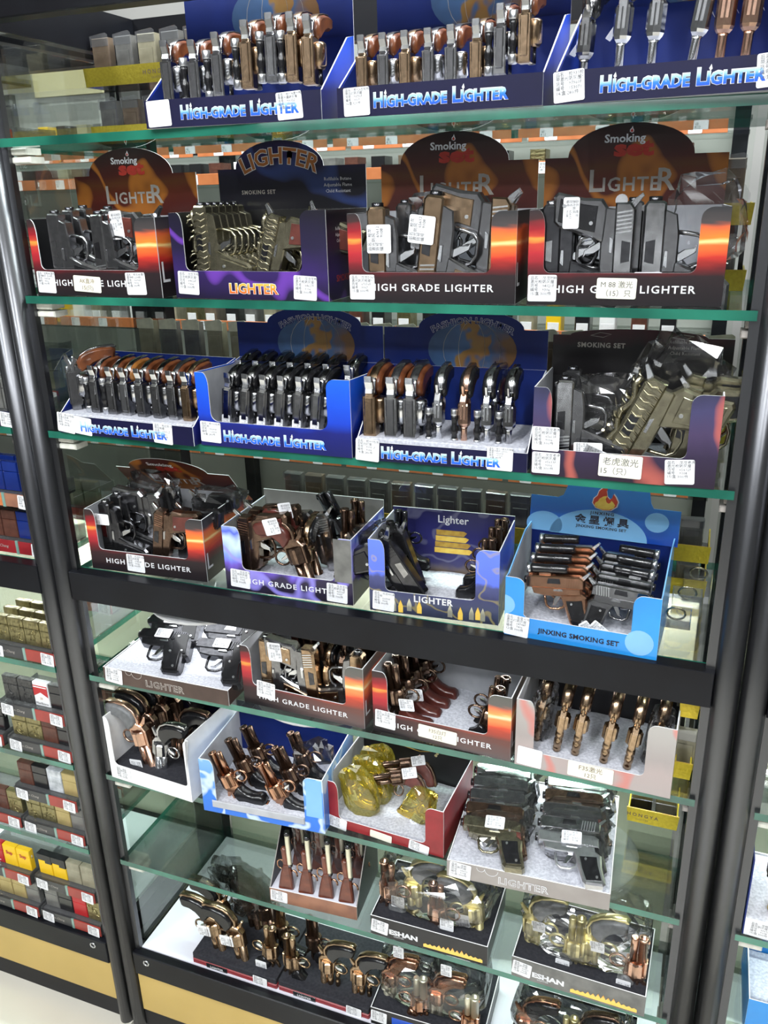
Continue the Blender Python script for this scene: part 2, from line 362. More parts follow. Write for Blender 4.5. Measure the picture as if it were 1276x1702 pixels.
for i, (lx, ly, sx_, sy_) in enumerate(ADDED_LAMPS):  # fittings for the added, unseen ceiling lights
    e = empty('added_ceiling_lamp', (lx, ly, 2.965))
    tag(e, ('panel' if i in (3, 4) else 'strip') + ' lamp added on the ceiling, ' + ['over the aisle at the lighter trays', 'over the aisle before the middle cabinet', 'over the aisle at the far cabinet', 'behind the viewer near the trays', 'behind the viewer near the door', 'above the tray cabinet', 'above the middle cabinet', 'above the far cabinet'][i], 'lamp', 'added ceiling lamps')
    b = MB(); b.box(-sx_ / 2 - .02, sx_ / 2 + .02, -sy_ / 2 - .02, sy_ / 2 + .02, .012, .034); b.build('housing', 'paper_white', e)
    MB().box(-sx_ / 2, sx_ / 2, -sy_ / 2, sy_ / 2, .0, .012).build('diffuser', 'added_lamp_face', e)
for i, zz in enumerate((.75, 1.35, 1.95)):  # unseen tubes added behind the viewer to put bright streaks on the metals
    e = empty('added_tube_lamp', (-.5, -2.87, zz)); tag(e, f'{["low", "middle", "high"][i]} added tube lamp on the wall behind the viewer', 'lamp', 'added wall tube lamps')
    MB().box(-1.6, 1.6, -.03, -.012, -.02, .02).build('batten', 'paper_white', e); MB().lathe([(-1.58, .012), (1.58, .012)], 12, 'X').build('tube', 'added_lamp_face', e)
SH = dict(A=1.697, B=1.486, C=1.282, D=1.043, E=.846, F=.638, G=.442, H=.212)     # heights of the shelf tops
D_CAB = .37
def post_profile(w, d):
    return [(-w / 2, d), (-w / 2, .008)] + [(w / 2 * -math.cos(math.pi * i / 10), .008 - .02 * math.sin(math.pi * i / 10)) for i in range(1, 10)] + [(w / 2, .008), (w / 2, d)]
def vprism(pts, z0, z1, name, mat, parent):
    n = len(pts); b = MB()
    b.add([(p[0], p[1], z0) for p in pts] + [(p[0], p[1], z1) for p in pts],
          [tuple(range(n))[::-1], tuple(range(n, 2 * n))] + [(i, (i + 1) % n, n + (i + 1) % n, n + i) for i in range(n)], 0, True)
    b.sm[0] = b.sm[1] = False
    return b.build(name, mat, parent)
def cabinet(x0, x1, label):
    """x0, x1: outer faces of the two front posts"""
    c = empty('display_cabinet', (x0, 0, 0)); tag(c, label, 'cabinet', 'glass display cabinets')
    W = x1 - x0; pw = .032
    for s, cx in ((1, pw / 2), (-1, W - pw / 2)):
        prof = post_profile(pw, .022)
        o = vprism([(cx + p[0], p[1]) for p in prof], 0, 1.893, 'post', 'post_metal', c)
        ex = cx + s * pw / 2
        a, b_ = sorted((ex, ex + s * .011))
        MB().box(a, b_, .006, .016, .212, 1.893).build('inner_strip', 'post_metal', o)
        MB().box(*sorted((cx - s * .016, cx + s * .02)), D_CAB - .03, D_CAB, 0, 1.893).build('back_post', 'black_frame', c)
        xa, xb = sorted((cx, cx + s * .02))
        MB().box(xa, xb, .03, D_CAB - .03, 1.832, 1.893).build('top_side_rail', 'black_frame', c)
        MB().box(xa, xb, .03, D_CAB - .03, .155, .214).build('bottom_side_rail', 'black_frame', c)
        gx = cx + s * .022
        MB().box(gx - .0025, gx + .0025, .032, D_CAB - .03, .214, 1.832).build('side_pane', 'side_glass', c)
    xi, xj = pw + .0, W - pw - .0
    MB().bbox(xi, xj, -.004, .02, .992, 1.043, .0015).build('front_bar', 'black_frame', c)
    MB().bbox(xi, xj, -.006, .03, .157, .211, .002).build('bottom_front_rail', 'black_frame', c)
    MB().bbox(xi, xj, 0, .03, 1.84, 1.893, .002).build('top_front_rail', 'black_frame', c)
    MB().box(xi, xj, D_CAB - .03, D_CAB, .155, .214).build('bottom_back_rail', 'black_frame', c)
    MB().box(xi, xj, D_CAB - .03, D_CAB, .99, 1.03).build('middle_back_rail', 'black_frame', c)
    MB().box(xi, xj, D_CAB - .03, D_CAB, 1.832, 1.893).build('top_back_rail', 'black_frame', c)
    MB().box(xi + .011, xj - .011, .012, D_CAB - .03, .196, .2135).build('bottom_board', 'board_white', c)
    MB().bbox(xi, xj, .0, .012, .052, .157, .001).build('plinth_panel', 'yellow_panel', c)
    MB().bbox(xi - .0, xj, .002, .014, 0, .052, .001).build('kick_board', 'black_frame', c)
    MB().box(xi + .02, xj - .02, D_CAB - .016, D_CAB - .012, .214, .99).build('back_panel', 'cream_panel', c)
    MB().box(xi + .02, xj - .02, D_CAB - .016, D_CAB - .012, 1.03, 1.832).build('back_pane', 'side_glass', c)
    for zz, yy, pw_ in ((.988, .325, 17.),):       # glowing strips added under the back rails to brighten the lower shelves
        MB().box(xi + .03, xj - .03, yy - .005, yy + .005, zz - .001, zz + .004).build('added_led_strip', 'added_lamp_face', c)
        area('added_led_light', (x0 + W / 2, yy, zz - .003), W - .12, .01, pw_, (math.radians(-12), 0, 0))
    for fx in (.06, .5, .94):
        k = MB(); k.tube([(W * fx + .006 * math.cos(a * .7854), -.0065, .196 + .006 * math.sin(a * .7854)) for a in range(8)], .0016, 6, 0, True); k.build('eyelet', 'silver', c)
    return c
cabinet(-.982, .0805, 'middle glass cabinet with black posts, full of gun-shaped lighter boxes')
cabinet(-2.06, -.983, 'glass cabinet beyond the post pair, filled with trays of flat lighters')
cabinet(.0815, 1.16, 'glass cabinet behind the silver-lit post pair, mostly out of frame')
ORD = ['topmost', 'second', 'third', 'fourth', 'fifth', 'sixth', 'seventh', 'eighth', 'ninth', 'tenth']
def shelf(x0, x1, zt, which, nm, y0=0.):
    b = MB(); b.box(x0, x1, y0, D_CAB - .02, zt - .011, zt)
    b.m[2] = 1; b.m[4] = 1; b.m[3] = 1; b.m[5] = 1
    o = b.build('glass_shelf', ('shelf_glass', 'glass_edge')); tag(o, f'{which} green-edged glass shelf in the {nm} cabinet', 'shelf', 'glass shelves')
    return o
for cx0, cx1, nm in ((-.946, .0445, 'middle'), (-2.02, -1.02, 'flat-lighter tray'), (.118, 1.12, 'far')):
    for k, q in zip('ABCDEFG', ['topmost', 'second', 'third', 'bar-height', 'uppermost below-bar', 'middle below-bar', 'lowest']):
        if nm == 'far' and k in 'ABCD': continue
        shelf(cx0, cx1, SH[k], q, nm, .021 if k == 'D' else 0.)
    for k in 'ABCEFG':          # pale pegs holding the shelf ends
        for px in ((cx0, cx1) if nm != 'far' else (cx0,)):
            s = 1 if px == cx0 else -1
            e = empty('shelf_peg', (px, .012, SH[k] - .012)); b = MB()
            tag(e, f'pale shelf clip under {dict(A="topmost",B="second",C="third",E="uppermost below-bar",F="middle below-bar",G="lowest")[k]} shelf, {"left" if s > 0 else "right"} end, {nm} cabinet', 'shelf clip', 'shelf clips')
            L_ = .034 if s > 0 else .01; pm = 'peg_white' if s > 0 else 'grey_print'
            MB().bbox(*sorted((0, s * L_)), 0, .03, -.009, 0, .002).build('upper_clip', pm, e)
            MB().bbox(*sorted((0, s * (L_ + .004))), 0, .03, -.02, -.0115, .002).build('lower_clip', pm, e)
# round white lamps under three shelves
for lab, x, y, z, k_ in (('half hidden by the black bar above the brown tray', -.77, .13, .956, 1.25), ('above the blue striped box', -.57, .15, .802, 1.45), ('beside the white foam tray', -.105, .135, .592, 1.02)):
    e = empty('disc_lamp', (x, y, z)); tag(e, 'white round under-shelf lamp ' + lab, 'lamp', 'round under-shelf lamps')
    MB().lathe([(0, .075 * k_), (.004, .082 * k_), (.01, .083 * k_), (.016, .07 * k_)], 40, 'Z').build('housing', 'paper_white', e)
    MB().lathe([(-.0012, .068 * k_), (0, .07 * k_)], 40, 'Z').build('diffuser', 'disc_face', e)
    MB().lathe([(.016, .012), (.0345, .012)], 12, 'Z').build('mount', 'silver', e)
# ------------------------------------------------------------------ lighters shaped like guns: prototypes
def sub(o_name, me): return (o_name, me)
def ring_path(pts, y=0): return [(p[0], y, p[1]) for p in pts]
def pistol(slide='gunmetal', frame='gunmetal', grip='blackplastic', style=0):
    """muzzle at u=0 pointing +X, top +Z"""
    P = []
    P.append(('slide', MB().prism([(-.092, .001), (-.002, .001), (0, .004), (0, .018), (-.004, .021), (-.085, .021), (-.092, .016)], -.009, .009, .0022).mesh('slide', slide)))
    P.append(('frame', MB().prism([(-.086, .002), (-.088, -.012), (-.055, -.012), (-.03, -.012), (-.012, -.009), (-.008, .002)], -.0078, .0078, .0015).mesh('frame', frame)))
    P.append(('grip', MB().prism([(-.054, -.009), (-.088, -.006), (-.096, -.012), (-.097, -.03), (-.103, -.056), (-.099, -.06), (-.074, -.06), (-.069, -.055), (-.062, -.032)], -.0095, .0095, .0028).mesh('grip', frame)))
    gp = MB()
    for s in (-1, 1):
        gp.prism([(-.064, -.018), (-.089, -.016), (-.091, -.03), (-.097, -.053), (-.075, -.055), (-.068, -.035)], *sorted((s * .0088, s * .0112)), .0008)
    P.append(('grip_panel', gp.mesh('grip_panel', grip)))
    P.append(('trigger_guard', MB().tube(ring_path([(-.028, -.01), (-.029, -.02), (-.031, -.03), (-.037, -.035), (-.05, -.035), (-.058, -.031), (-.061, -.022)]), .0022, 7).mesh('trigger_guard', frame)))
    P.append(('trigger', MB().prism([(-.052, -.01), (-.047, -.012), (-.043, -.018), (-.042, -.026), (-.039, -.029), (-.046, -.028), (-.05, -.022), (-.055, -.013)], -.003, .003, .0008).mesh('trigger', 'chrome')))
    P.append(('hammer', MB().prism([(-.09, .014), (-.094, .017), (-.101, .026), (-.098, .028), (-.09, .022), (-.086, .019)], -.003, .003, .0006).mesh('hammer', 'chrome' if style != 2 else slide)))
    P.append(('muzzle', MB().lathe([(-.004, .0062), (.0035, .0062), (.004, .005), (.004, .003), (-.002, .0028)], 14, 'X', (0, 0, .0115)).mesh('muzzle', 'blackmetal' if slide != 'blackmetal' else 'gunmetal')))
    for s in (-1, 1):
        ya, yb = sorted((s * .0088, s * .0096))
        P.append(('ejection_port', MB().prism([(-.056, .009), (-.034, .009), (-.036, .0175), (-.054, .0175)], ya, yb, .0003).mesh('ejection_port', 'blackmetal' if slide not in ('blackmetal', 'gunmetal') else 'smoke_chrome')))
        P.append(('slide_stop', MB().prism([(-.06, -.003), (-.044, -.003), (-.044, .0), (-.057, .0008)], *sorted((s * .0076, s * .0098)), .0004).mesh('slide_stop', 'chrome')))
        for (gu, gv) in ((-.073, -.022), (-.09, -.049)):
            P.append(('grip_screw', MB().lathe([(-.0012, .0019), (.0012, .0019)], 9, 'Y', (gu, s * .0115, gv)).mesh('grip_screw', 'silver')))
    P.append(('front_sight', MB().prism([(-.01, .02), (-.003, .02), (-.004, .0235), (-.008, .0235)], -.0012, .0012).mesh('front_sight', slide)))
    b = MB()
    for i in range(6):
        for s in (-1, 1): b.prism([(-.064 - i * .0038, .003), (-.0625 - i * .0038, .003), (-.0645 - i * .0038, .0175), (-.066 - i * .0038, .0175)], *sorted((s * .0085, s * .0098)))
    P.append(('serration', b.mesh('serration', slide if style != 1 else 'silver')))
    if style == 2:                        # torch slung under the barrel
        P.append(('torch', MB().lathe([(-.05, .005), (-.044, .0055), (-.016, .0055), (-.014, .0072), (-.002, .0072)], 14, 'X', (0, 0, -.017)).mesh('torch', 'blackmetal')))
    if style == 3:                        # big torch on top with chrome ends
        P.append(('torch', MB().lathe([(-.066, .0068), (-.06, .0075), (-.052, .0072), (-.05, .0078), (-.047, .0072), (-.045, .0078), (-.042, .0072), (-.04, .0078), (-.037, .0072), (-.034, .0072), (-.012, .0078), (-.008, .0085)], 16, 'X', (0, 0, .031)).mesh('torch', 'blackplastic')))
        P.append(('torch_rim', MB().lathe([(-.008, .0085), (-.001, .0088), (0, .006)], 16, 'X', (0, 0, .031)).mesh('torch_rim', 'silver')))
        P.append(('torch_mount', MB().bbox(-.04, -.02, -.004, .004, .019, .026, .001).mesh('torch_mount', slide)))
    if style == 4:                        # dragon or tiger relief running up the slide
        b = MB(); rnd = random.Random(5)
        pts = [(-.006 - i * .009, .024 + .0035 * math.sin(i * 1.7)) for i in range(10)]
        b.tube(ring_path(pts), .0035, 7)
        for i in range(12):
            u = -.008 - i * .007; a = rnd.uniform(.004, .009)
            b.tube([(u, 0, .022), (u - .002, rnd.choice((-1, 1)) * .004, .022 + a), (u - .006, rnd.choice((-1, 1)) * .006, .024 + a)], .0015, 5)
        P.append(('relief', b.mesh('relief', slide)))
        b = MB()
        for s in (-1, 1):
            for i in range(11):
                u = -.008 - i * .0075
                b.tube([(u, s * .0088, .002), (u - .003, s * .0094, .008), (u - .001, s * .0094, .013), (u - .004, s * .0088, .019)], .0011, 5)
        P.append(('stripe_relief', b.mesh('stripe_relief', slide)))
    return P
def revolver(metal='copper', grip='blackplastic', barrel=None, style=0, drum=None):
    P = []; barrel = barrel or metal; drum = drum or metal
    if style in (0, 2):
        P.append(('barrel', MB().lathe([(-.052, .007), (-.004, .007), (-.003, .0078), (0, .0078), (0, .0042), (-.01, .004)], 16, 'X', (0, 0, .012)).mesh('barrel', barrel)))
        P.append(('under_barrel', MB().lathe([(-.05, .0058), (-.004, .0058), (-.002, .0045)], 12, 'X', (0, 0, -.001)).mesh('under_barrel', barrel)))
        P.append(('front_sight', MB().prism([(-.012, .016), (-.002, .016), (-.004, .021), (-.009, .021)], -.0012, .0012).mesh('front_sight', metal)))
    elif style == 1:                     # square block barrel with a shroud beside it
        P.append(('barrel', MB().prism([(-.086, .0), (-.012, .0), (-.01, .003), (0, .003), (0, .0175), (-.003, .0195), (-.086, .0195)], -.0095, .0095, .0016).mesh('barrel', barrel)))
        P.append(('front_rib', MB().prism([(-.08, .0195), (-.012, .0195), (-.014, .0212), (-.078, .0212)], -.005, .005, .0006).mesh('front_rib', metal)))
        P.append(('under_barrel', MB().lathe([(-.03, .0062), (-.002, .0062), (0, .005), (0, .003), (-.006, .0028)], 14, 'X', (0, .006, -.006)).mesh('under_barrel', 'blackmetal')))
    elif style == 3:                     # slim stepped barrel with octagon receiver
        P.append(('barrel', MB().lathe([(-.034, .0072), (-.03, .0062), (-.002, .0062), (0, .0055), (0, .003), (-.006, .003)], 14, 'X', (0, 0, .009)).mesh('barrel', barrel)))
        P.append(('receiver', MB().lathe([(-.078, .0108), (-.075, .0125), (-.042, .0125), (-.038, .0108), (-.034, .0075)], 8, 'X', (0, 0, .009), 0, False).mesh('receiver', metal)))
    elif style == 4:                     # ringed brass tube
        P.append(('barrel', MB().lathe([(-.058, .007), (-.052, .0082), (-.047, .0066), (-.043, .0082), (-.034, .0086), (-.03, .0066), (-.026, .0082), (-.014, .0082), (-.012, .0066), (-.008, .0078), (0, .0078), (0, .003), (-.005, .0028)], 16, 'X', (0, 0, .009)).mesh('barrel', barrel)))
    if style == 1:
        P.append(('drum', MB().lathe([(-.08, .008), (-.077, .0108), (-.074, .0115), (-.036, .0115), (-.034, .0095), (-.03, .0085)], 18, 'X', (0, .0085, -.004)).mesh('drum', drum)))
    elif style != 3:
        P.append(('drum', MB().lathe([(-.083, .0125), (-.081, .0148), (-.055, .0148), (-.052, .0125)], 18, 'X', (0, 0, .004), 0, True, 1, .88).mesh('drum', drum)))
    P.append(('frame', MB().prism([(-.05, .016), (-.05, .021), (-.083, .021), (-.095, .014), (-.1, .004), (-.098, -.008), (-.086, -.014), (-.07, -.012), (-.052, -.011), (-.05, -.008), (-.083, -.008), (-.083, .016)], -.0062, .0062, .0014).mesh('frame', metal)))
    g = [(-.086, -.012), (-.091, -.004), (-.1, .003), (-.112, .004), (-.124, -.001), (-.133, -.012), (-.139, -.028), (-.141, -.046), (-.136, -.052), (-.122, -.051), (-.117, -.046), (-.115, -.034), (-.108, -.024), (-.098, -.017)]
    if style in (1, 3):
        g = [(-.084, -.004), (-.094, .001), (-.107, .002), (-.12, -.004), (-.129, -.016), (-.134, -.032), (-.135, -.052), (-.13, -.06), (-.112, -.058), (-.108, -.05), (-.108, -.038), (-.102, -.026), (-.092, -.016)]
    gt = .0125 if style in (1, 3) else .0108
    P.append(('grip', MB().prism(g, -gt, gt, .0045 if style in (1, 3) else .0034, 0, None, True).mesh('grip', grip)))
    bs = [(-.091, .003), (-.1, .0105), (-.113, .0108), (-.128, .0042), (-.139, -.009), (-.1445, -.027), (-.1465, -.048), (-.1405, -.0535)]
    bi = [(-.1385, -.05), (-.141, -.03), (-.136, -.012), (-.126, .0005), (-.112, .0065), (-.1, .006), (-.092, -.002)]
    if style in (1, 3): bs = [(p[0] + .006, p[1] - .0085) for p in bs]; bi = [(p[0] + .006, p[1] - .0085) for p in bi]
    P.append(('backstrap', MB().prism(bs + bi, -.006, .006, .001, 0, None, True).mesh('backstrap', metal)))
    P.append(('grip_screw', MB().lathe([(-.0092, .0024), (.0092, .0024)], 10, 'Y', (-.112, 0, -.012)).mesh('grip_screw', 'silver')))
    P.append(('trigger_guard', MB().tube(ring_path([(-.066 + .0135 * math.cos(a), -.0225 + .0125 * math.sin(a)) for a in [2 * math.pi * i / 16 for i in range(16)]]), .0021, 6, 0, True).mesh('trigger_guard', metal)))
    P.append(('trigger', MB().prism([(-.072, -.01), (-.067, -.011), (-.063, -.017), (-.061, -.026), (-.065, -.025), (-.069, -.018), (-.074, -.012)], -.0025, .0025, .0006).mesh('trigger', 'chrome')))
    hm = 'chrome' if style == 1 else metal
    P.append(('hammer', MB().prism([(-.09, .014), (-.098, .02), (-.112, .0245), (-.114, .0215), (-.104, .0145), (-.096, .008)] if style != 1 else
                                   [(-.086, .012), (-.09, .0095), (-.099, .0095), (-.108, .0115), (-.124, .0165), (-.126, .0205), (-.114, .0205), (-.1, .0165), (-.092, .0185)], -.0062 if style == 1 else -.0028, .0062 if style == 1 else .0028, .0014).mesh('hammer', hm)))
    if style == 1:
        P.append(('hammer_yoke', MB().prism([(-.088, .006), (-.098, .006), (-.11, .0), (-.119, .004), (-.121, .0085), (-.112, .0085), (-.1, .0125), (-.088, .0125)], -.0075, .0075, .0014, 0, None, True).mesh('hammer_yoke', 'chrome')))
    fx_ = {1: .72, 0: .86, 2: .86}.get(style, 1.)
    if fx_ != 1.:
        for (_, me) in P:
            for v in me.vertices: v.co.x *= fx_
    return P
def torch(P, y=-.0165, z=.016, ends='silver'):
    """adds a black torch with silver ends beside the barrel"""
    Q = list(P)
    Q.append(('torch', MB().lathe([(-.058, .0058), (-.05, .0062), (-.044, .0048), (-.036, .0048), (-.032, .0068), (-.024, .0068), (-.02, .0048), (-.014, .0055), (-.012, .0058)], 14, 'X', (0, y, z)).mesh('torch', 'blackplastic')))
    Q.append(('torch_cap', MB().lathe([(-.068, .0058), (-.067, .0066), (-.058, .0068), (-.056, .0062)], 14, 'X', (0, y, z)).mesh('torch_cap', ends)))
    Q.append(('torch_lens', MB().lathe([(-.013, .0062), (-.011, .0068), (-.001, .0068), (0, .0055)], 14, 'X', (0, y, z)).mesh('torch_lens', ends)))
    Q.append(('torch_clamp', MB().bbox(-.036, -.026, min(0, y), max(0, y), z - .009, z - .003, .0008).mesh('torch_clamp', 'blackmetal')))
    return Q
def laser(P, z=-.016, m='bronze'):
    Q = list(P)
    Q.append(('laser_tube', MB().lathe([(-.046, .0035), (-.042, .0048), (-.034, .0048), (-.032, .0038), (-.028, .0038), (-.026, .0048), (-.016, .0048), (-.014, .0038), (-.01, .0045), (0, .0045), (.002, .003)], 12, 'X', (0.0, 0, z)).mesh('laser_tube', m)))
    return Q
M('palesilver', (.8, .78, .62), .3, .8, (.6, .58, .45), 60)
def rifle():
    P = []
    P.append(('stock', MB().prism([(-.062, -.006), (-.07, -.009), (-.085, -.0135), (-.112, -.02), (-.114, -.016), (-.112, .009), (-.09, .008), (-.075, .007), (-.06, .006)], -.0055, .0055, .0024).mesh('stock', 'stockwood')))
    P.append(('fore_end', MB().prism([(-.062, -.006), (-.03, -.008), (-.028, -.004), (-.03, .001), (-.062, .003)], -.0055, .0055, .002).mesh('fore_end', 'stockwood')))
    P.append(('barrel', MB().lathe([(-.064, .0045), (-.06, .0048), (-.004, .0048), (0, .0042)], 14, 'X', (0, 0, .005)).mesh('barrel', 'palesilver')))
    P.append(('barrel_band', MB().lathe([(-.066, .0056), (-.062, .0056)], 14, 'X', (0, 0, .005)).mesh('barrel_band', 'blackmetal')))
    P.append(('muzzle_cap', MB().lathe([(-.003, .0052), (.004, .0052)], 14, 'X', (0, 0, .005)).mesh('muzzle_cap', 'blackmetal')))
    P.append(('lever_loop', MB().tube(ring_path([(-.064 + .009 * math.cos(a), -.0125 + .0065 * math.sin(a)) for a in [2 * math.pi * i / 12 for i in range(12)]]), .0014, 6, 0, True).mesh('lever_loop', 'copper')))
    P.append(('hammer', MB().tube(ring_path([(-.076, .006), (-.074, .012), (-.078, .017), (-.085, .018)]), .0018, 6).mesh('hammer', 'copper')))
    return P
M('palesilver', (.8, .78, .62), .3, .8, (.6, .58, .45), 60)
PROTO = dict(
    wood=revolver('gunmetal', 'woodgrip', 'smoke_chrome', 1, 'chrome'), wood_br=revolver('bronze', 'woodgrip', 'bronze', 1, 'bronze'),
    amber=revolver('chrome', 'ambergrip', 'smoke_chrome', 1, 'chrome'), amber_dk=revolver('smoke_chrome', 'woodgrip', 'gunmetal', 1, 'smoke_chrome'), blackr=revolver('smoke_chrome', 'blackplastic', 'gunmetal', 1, 'chrome'),
    silver3=revolver('chrome', 'blackplastic', 'chrome', 3), copper3=revolver('rosegold', 'blackplastic', 'rosegold', 3), grey3=revolver('smoke_chrome', 'blackplastic', 'smoke_chrome', 3),
    copper_r=revolver('copper', 'blackplastic', 'copper', 0), bronze_r=revolver('bronze', 'blackplastic', 'bronze', 0), dark_r=revolver('darkbronze', 'blackplastic', 'darkbronze', 0), brown_r=revolver('darkbronze', 'redgrip', 'darkbronze', 0),
    pale_r=revolver('palegold', 'greygrip', 'palegold', 0), rose_r=revolver('rosegold', 'greygrip', 'rosegold', 0), silverbar=revolver('copper', 'copper', 'palesilver', 0), chrome_r=revolver('smoke_chrome', 'blackplastic', 'chrome', 0), gold_r=revolver('gold', 'gold', 'gold', 0),
    ringed=revolver('bronze', 'darkbronze', 'bronze', 4), black_rev=revolver('blackmetal', 'blackplastic', 'blackmetal', 0),
    p_dark=pistol('gunmetal', 'gunmetal', 'blackplastic'), p_brown=pistol('bronze', 'gunmetal', 'bronze', 1), p_black=pistol('blackmetal', 'blackmetal', 'blackplastic'), p_bronze=pistol('darkbronze', 'darkbronze', 'redgrip'), p_antique=pistol('antique', 'antique', 'antique', 4), p_dragon=pistol('antique', 'antique', 'redgrip', 4),
    p_smoke=pistol('smoke_chrome', 'gunmetal', 'blackplastic', 1), p_copper=pistol('copper', 'copper', 'blackplastic', 3), p_silver=pistol('silver', 'silver', 'blackplastic'), p_gm3=pistol('smoke_chrome', 'smoke_chrome', 'blackplastic', 3), p_redgrip=pistol('gunmetal', 'gunmetal', 'redgrip', 2), p_olive=pistol('antique', 'antique', 'blackplastic'),
)
PROTO['wood_t'] = torch(PROTO['wood']); PROTO['woodbr_t'] = torch(PROTO['wood_br']); PROTO['amber_t'] = torch(PROTO['amber_dk']); PROTO['silver3_t'] = torch(PROTO['silver3']); PROTO['copper3_t'] = torch(PROTO['copper3']); PROTO['grey3_t'] = torch(PROTO['grey3'])
PROTO['bronze_l'] = laser(PROTO['bronze_r']); PROTO['rifle'] = rifle()
V3 = dict(DV=((0, 0, -1), (0, -1, 0)), DL=((0, 0, -1), (-1, 0, 0)), DR=((0, 0, -1), (1, 0, 0)), UL=((0, 0, 1), (-1, 0, 0)), UR=((0, 0, 1), (1, 0, 0)), UV=((0, 0, 1), (0, -1, 0)), ML=((-1, 0, 0), (0, 0, 1)), MR=((1, 0, 0), (0, 0, 1)), DB=((0, 0, -1), (0, 1, 0)))
def bag(parent, c, r, seed, mat='plastic_film', name='plastic_bag', nu=14, nv=9, crumple=.16):
    rnd = random.Random(seed); b = MB(); vv = []
    for j in range(nv + 1):
        p = math.pi * j / nv
        for i in range(nu):
            a = 2 * math.pi * i / nu; k = 1 + rnd.uniform(-crumple, crumple)
            q = lambda t: math.copysign(abs(t) ** .6, t)
            vv.append((c[0] + r[0] * q(math.sin(p)) * q(math.cos(a)) * k, c[1] + r[1] * q(math.sin(p)) * q(math.sin(a)) * k, c[2] + r[2] * q(math.cos(p)) * k))
    ff = []
    for j in range(nv):
        for i in range(nu):
            i2 = (i + 1) % nu; a, b_, c_, d = j * nu + i, j * nu + i2, (j + 1) * nu + i2, (j + 1) * nu + i
            ff += [(a, d, b_), (b_, d, c_)]
    b.add(vv, ff)
    return b.build(name, mat, parent)
def gun(box, proto, pos, ori, label, group, rx=0, ry=0, rz=0, s=1., stick=None, film=None, cat='lighter', name=None, filmmat='plastic_film'):
    Mv, Tv = V3[ori]; X = Vector(Mv); Z = Vector(Tv); Y = Z.cross(X)
    R = Matrix((X, Y, Z)).transposed().to_4x4()
    adj = Matrix.Rotation(math.radians(rz), 4, 'Z') @ Matrix.Rotation(math.radians(rx), 4, 'X') @ Matrix.Rotation(math.radians(ry), 4, 'Y')
    mat = box.matrix_basis @ Matrix.Translation(pos) @ adj @ R @ Matrix.Scale(s, 4)
    nm = name or ('revolver_lighter' if any(p[0] in ('drum', 'receiver') for p in PROTO[proto]) else ('rifle_lighter' if proto == 'rifle' else 'pistol_lighter'))
    e = empty(nm); e.matrix_world = mat
    tag(e, label, cat, group)
    for (pn, me) in PROTO[proto]: link(pn, me, e)
    if stick:                                # (u, v, how): 't' on top facing +Z, 's' on the side the viewer sees
        u, v, how = stick[:3]; w, h = (stick[3:5] if len(stick) > 4 else (.026, .02))
        side = -1 if (mat.to_3x3() @ Vector((0, 1, 0))).y > 0 else 1
        if how == 's':
            off = .0115
            o = sticker(e, u, v, w, h, TAG_LINES, y=side * off, rot=(0, 0, 0 if side < 0 else math.pi))
        elif how == 't':
            o = sticker(e, u, v, w, h, TAG_LINES, y=0, rot=(-math.pi / 2, 0, 0)); o.location = (u, -h / 2, v)
        else:                                # drum wrap: across the barrel, reading along it
            o = sticker(e, u, v, w, h, TAG_LINES, y=side * .0135, rot=(0, math.radians(90), 0 if side < 0 else math.pi))
    if film:
        bag(e, film[0], tuple(q * .82 for q in film[1]) if filmmat == 'plastic_film' else film[1], film[2] if len(film) > 2 else 1, filmmat, crumple=.16 if filmmat == 'plastic_film' else .09)
    return e
NTH = ['first', 'second', 'third', 'fourth', 'fifth', 'sixth', 'seventh', 'eighth', 'ninth']
# ------------------------------------------------------------------ display boxes
def prismx(pts, x0, x1, c=0., mi=0, mside=None):
    b = MB().prism(pts, x0, x1, c, mi, mside); b.v = [(y, x, z) for (x, y, z) in b.v]; b.f = [f[::-1] for f in b.f]
    return b
T = .0016
BOX = {}
def root(key, name, label, x, y, yaw, group='lighter display boxes'):
    e = empty(name, (x, y, SH[key[0]] + .0003), math.radians(yaw)); tag(e, label, 'display box', group); BOX[key] = e
    return e
def window_front(e, w, h, lip, fl, fr, mat, hl=None, r=.008, edge='paper_white'):
    hl = hl or h
    pts = [(0, 0), (w, 0), (w, h)] + [(w - fr + .012, h)] + arc(w - fr + .012, h - .012, .012, .012, 90, 180, 5)[1:] + arc(w - fr - r, lip + r, r, r, 0, -90, 5) + arc(fl + r, lip + r, r, r, 270, 180, 5) + [(fl, hl - .02)] + arc(fl - .008, hl - .02, .008, .02, 0, 90, 5)[1:] + [(0, hl)]
    return MB().prism(pts, 0, T, 0, 0, 1).build('front_panel', (mat, edge), e)
def side(e, x, d, prof, mats, name='side_panel'):
    return prismx(prof, x, x + T, 0, 0, 1).build(name, mats, e)
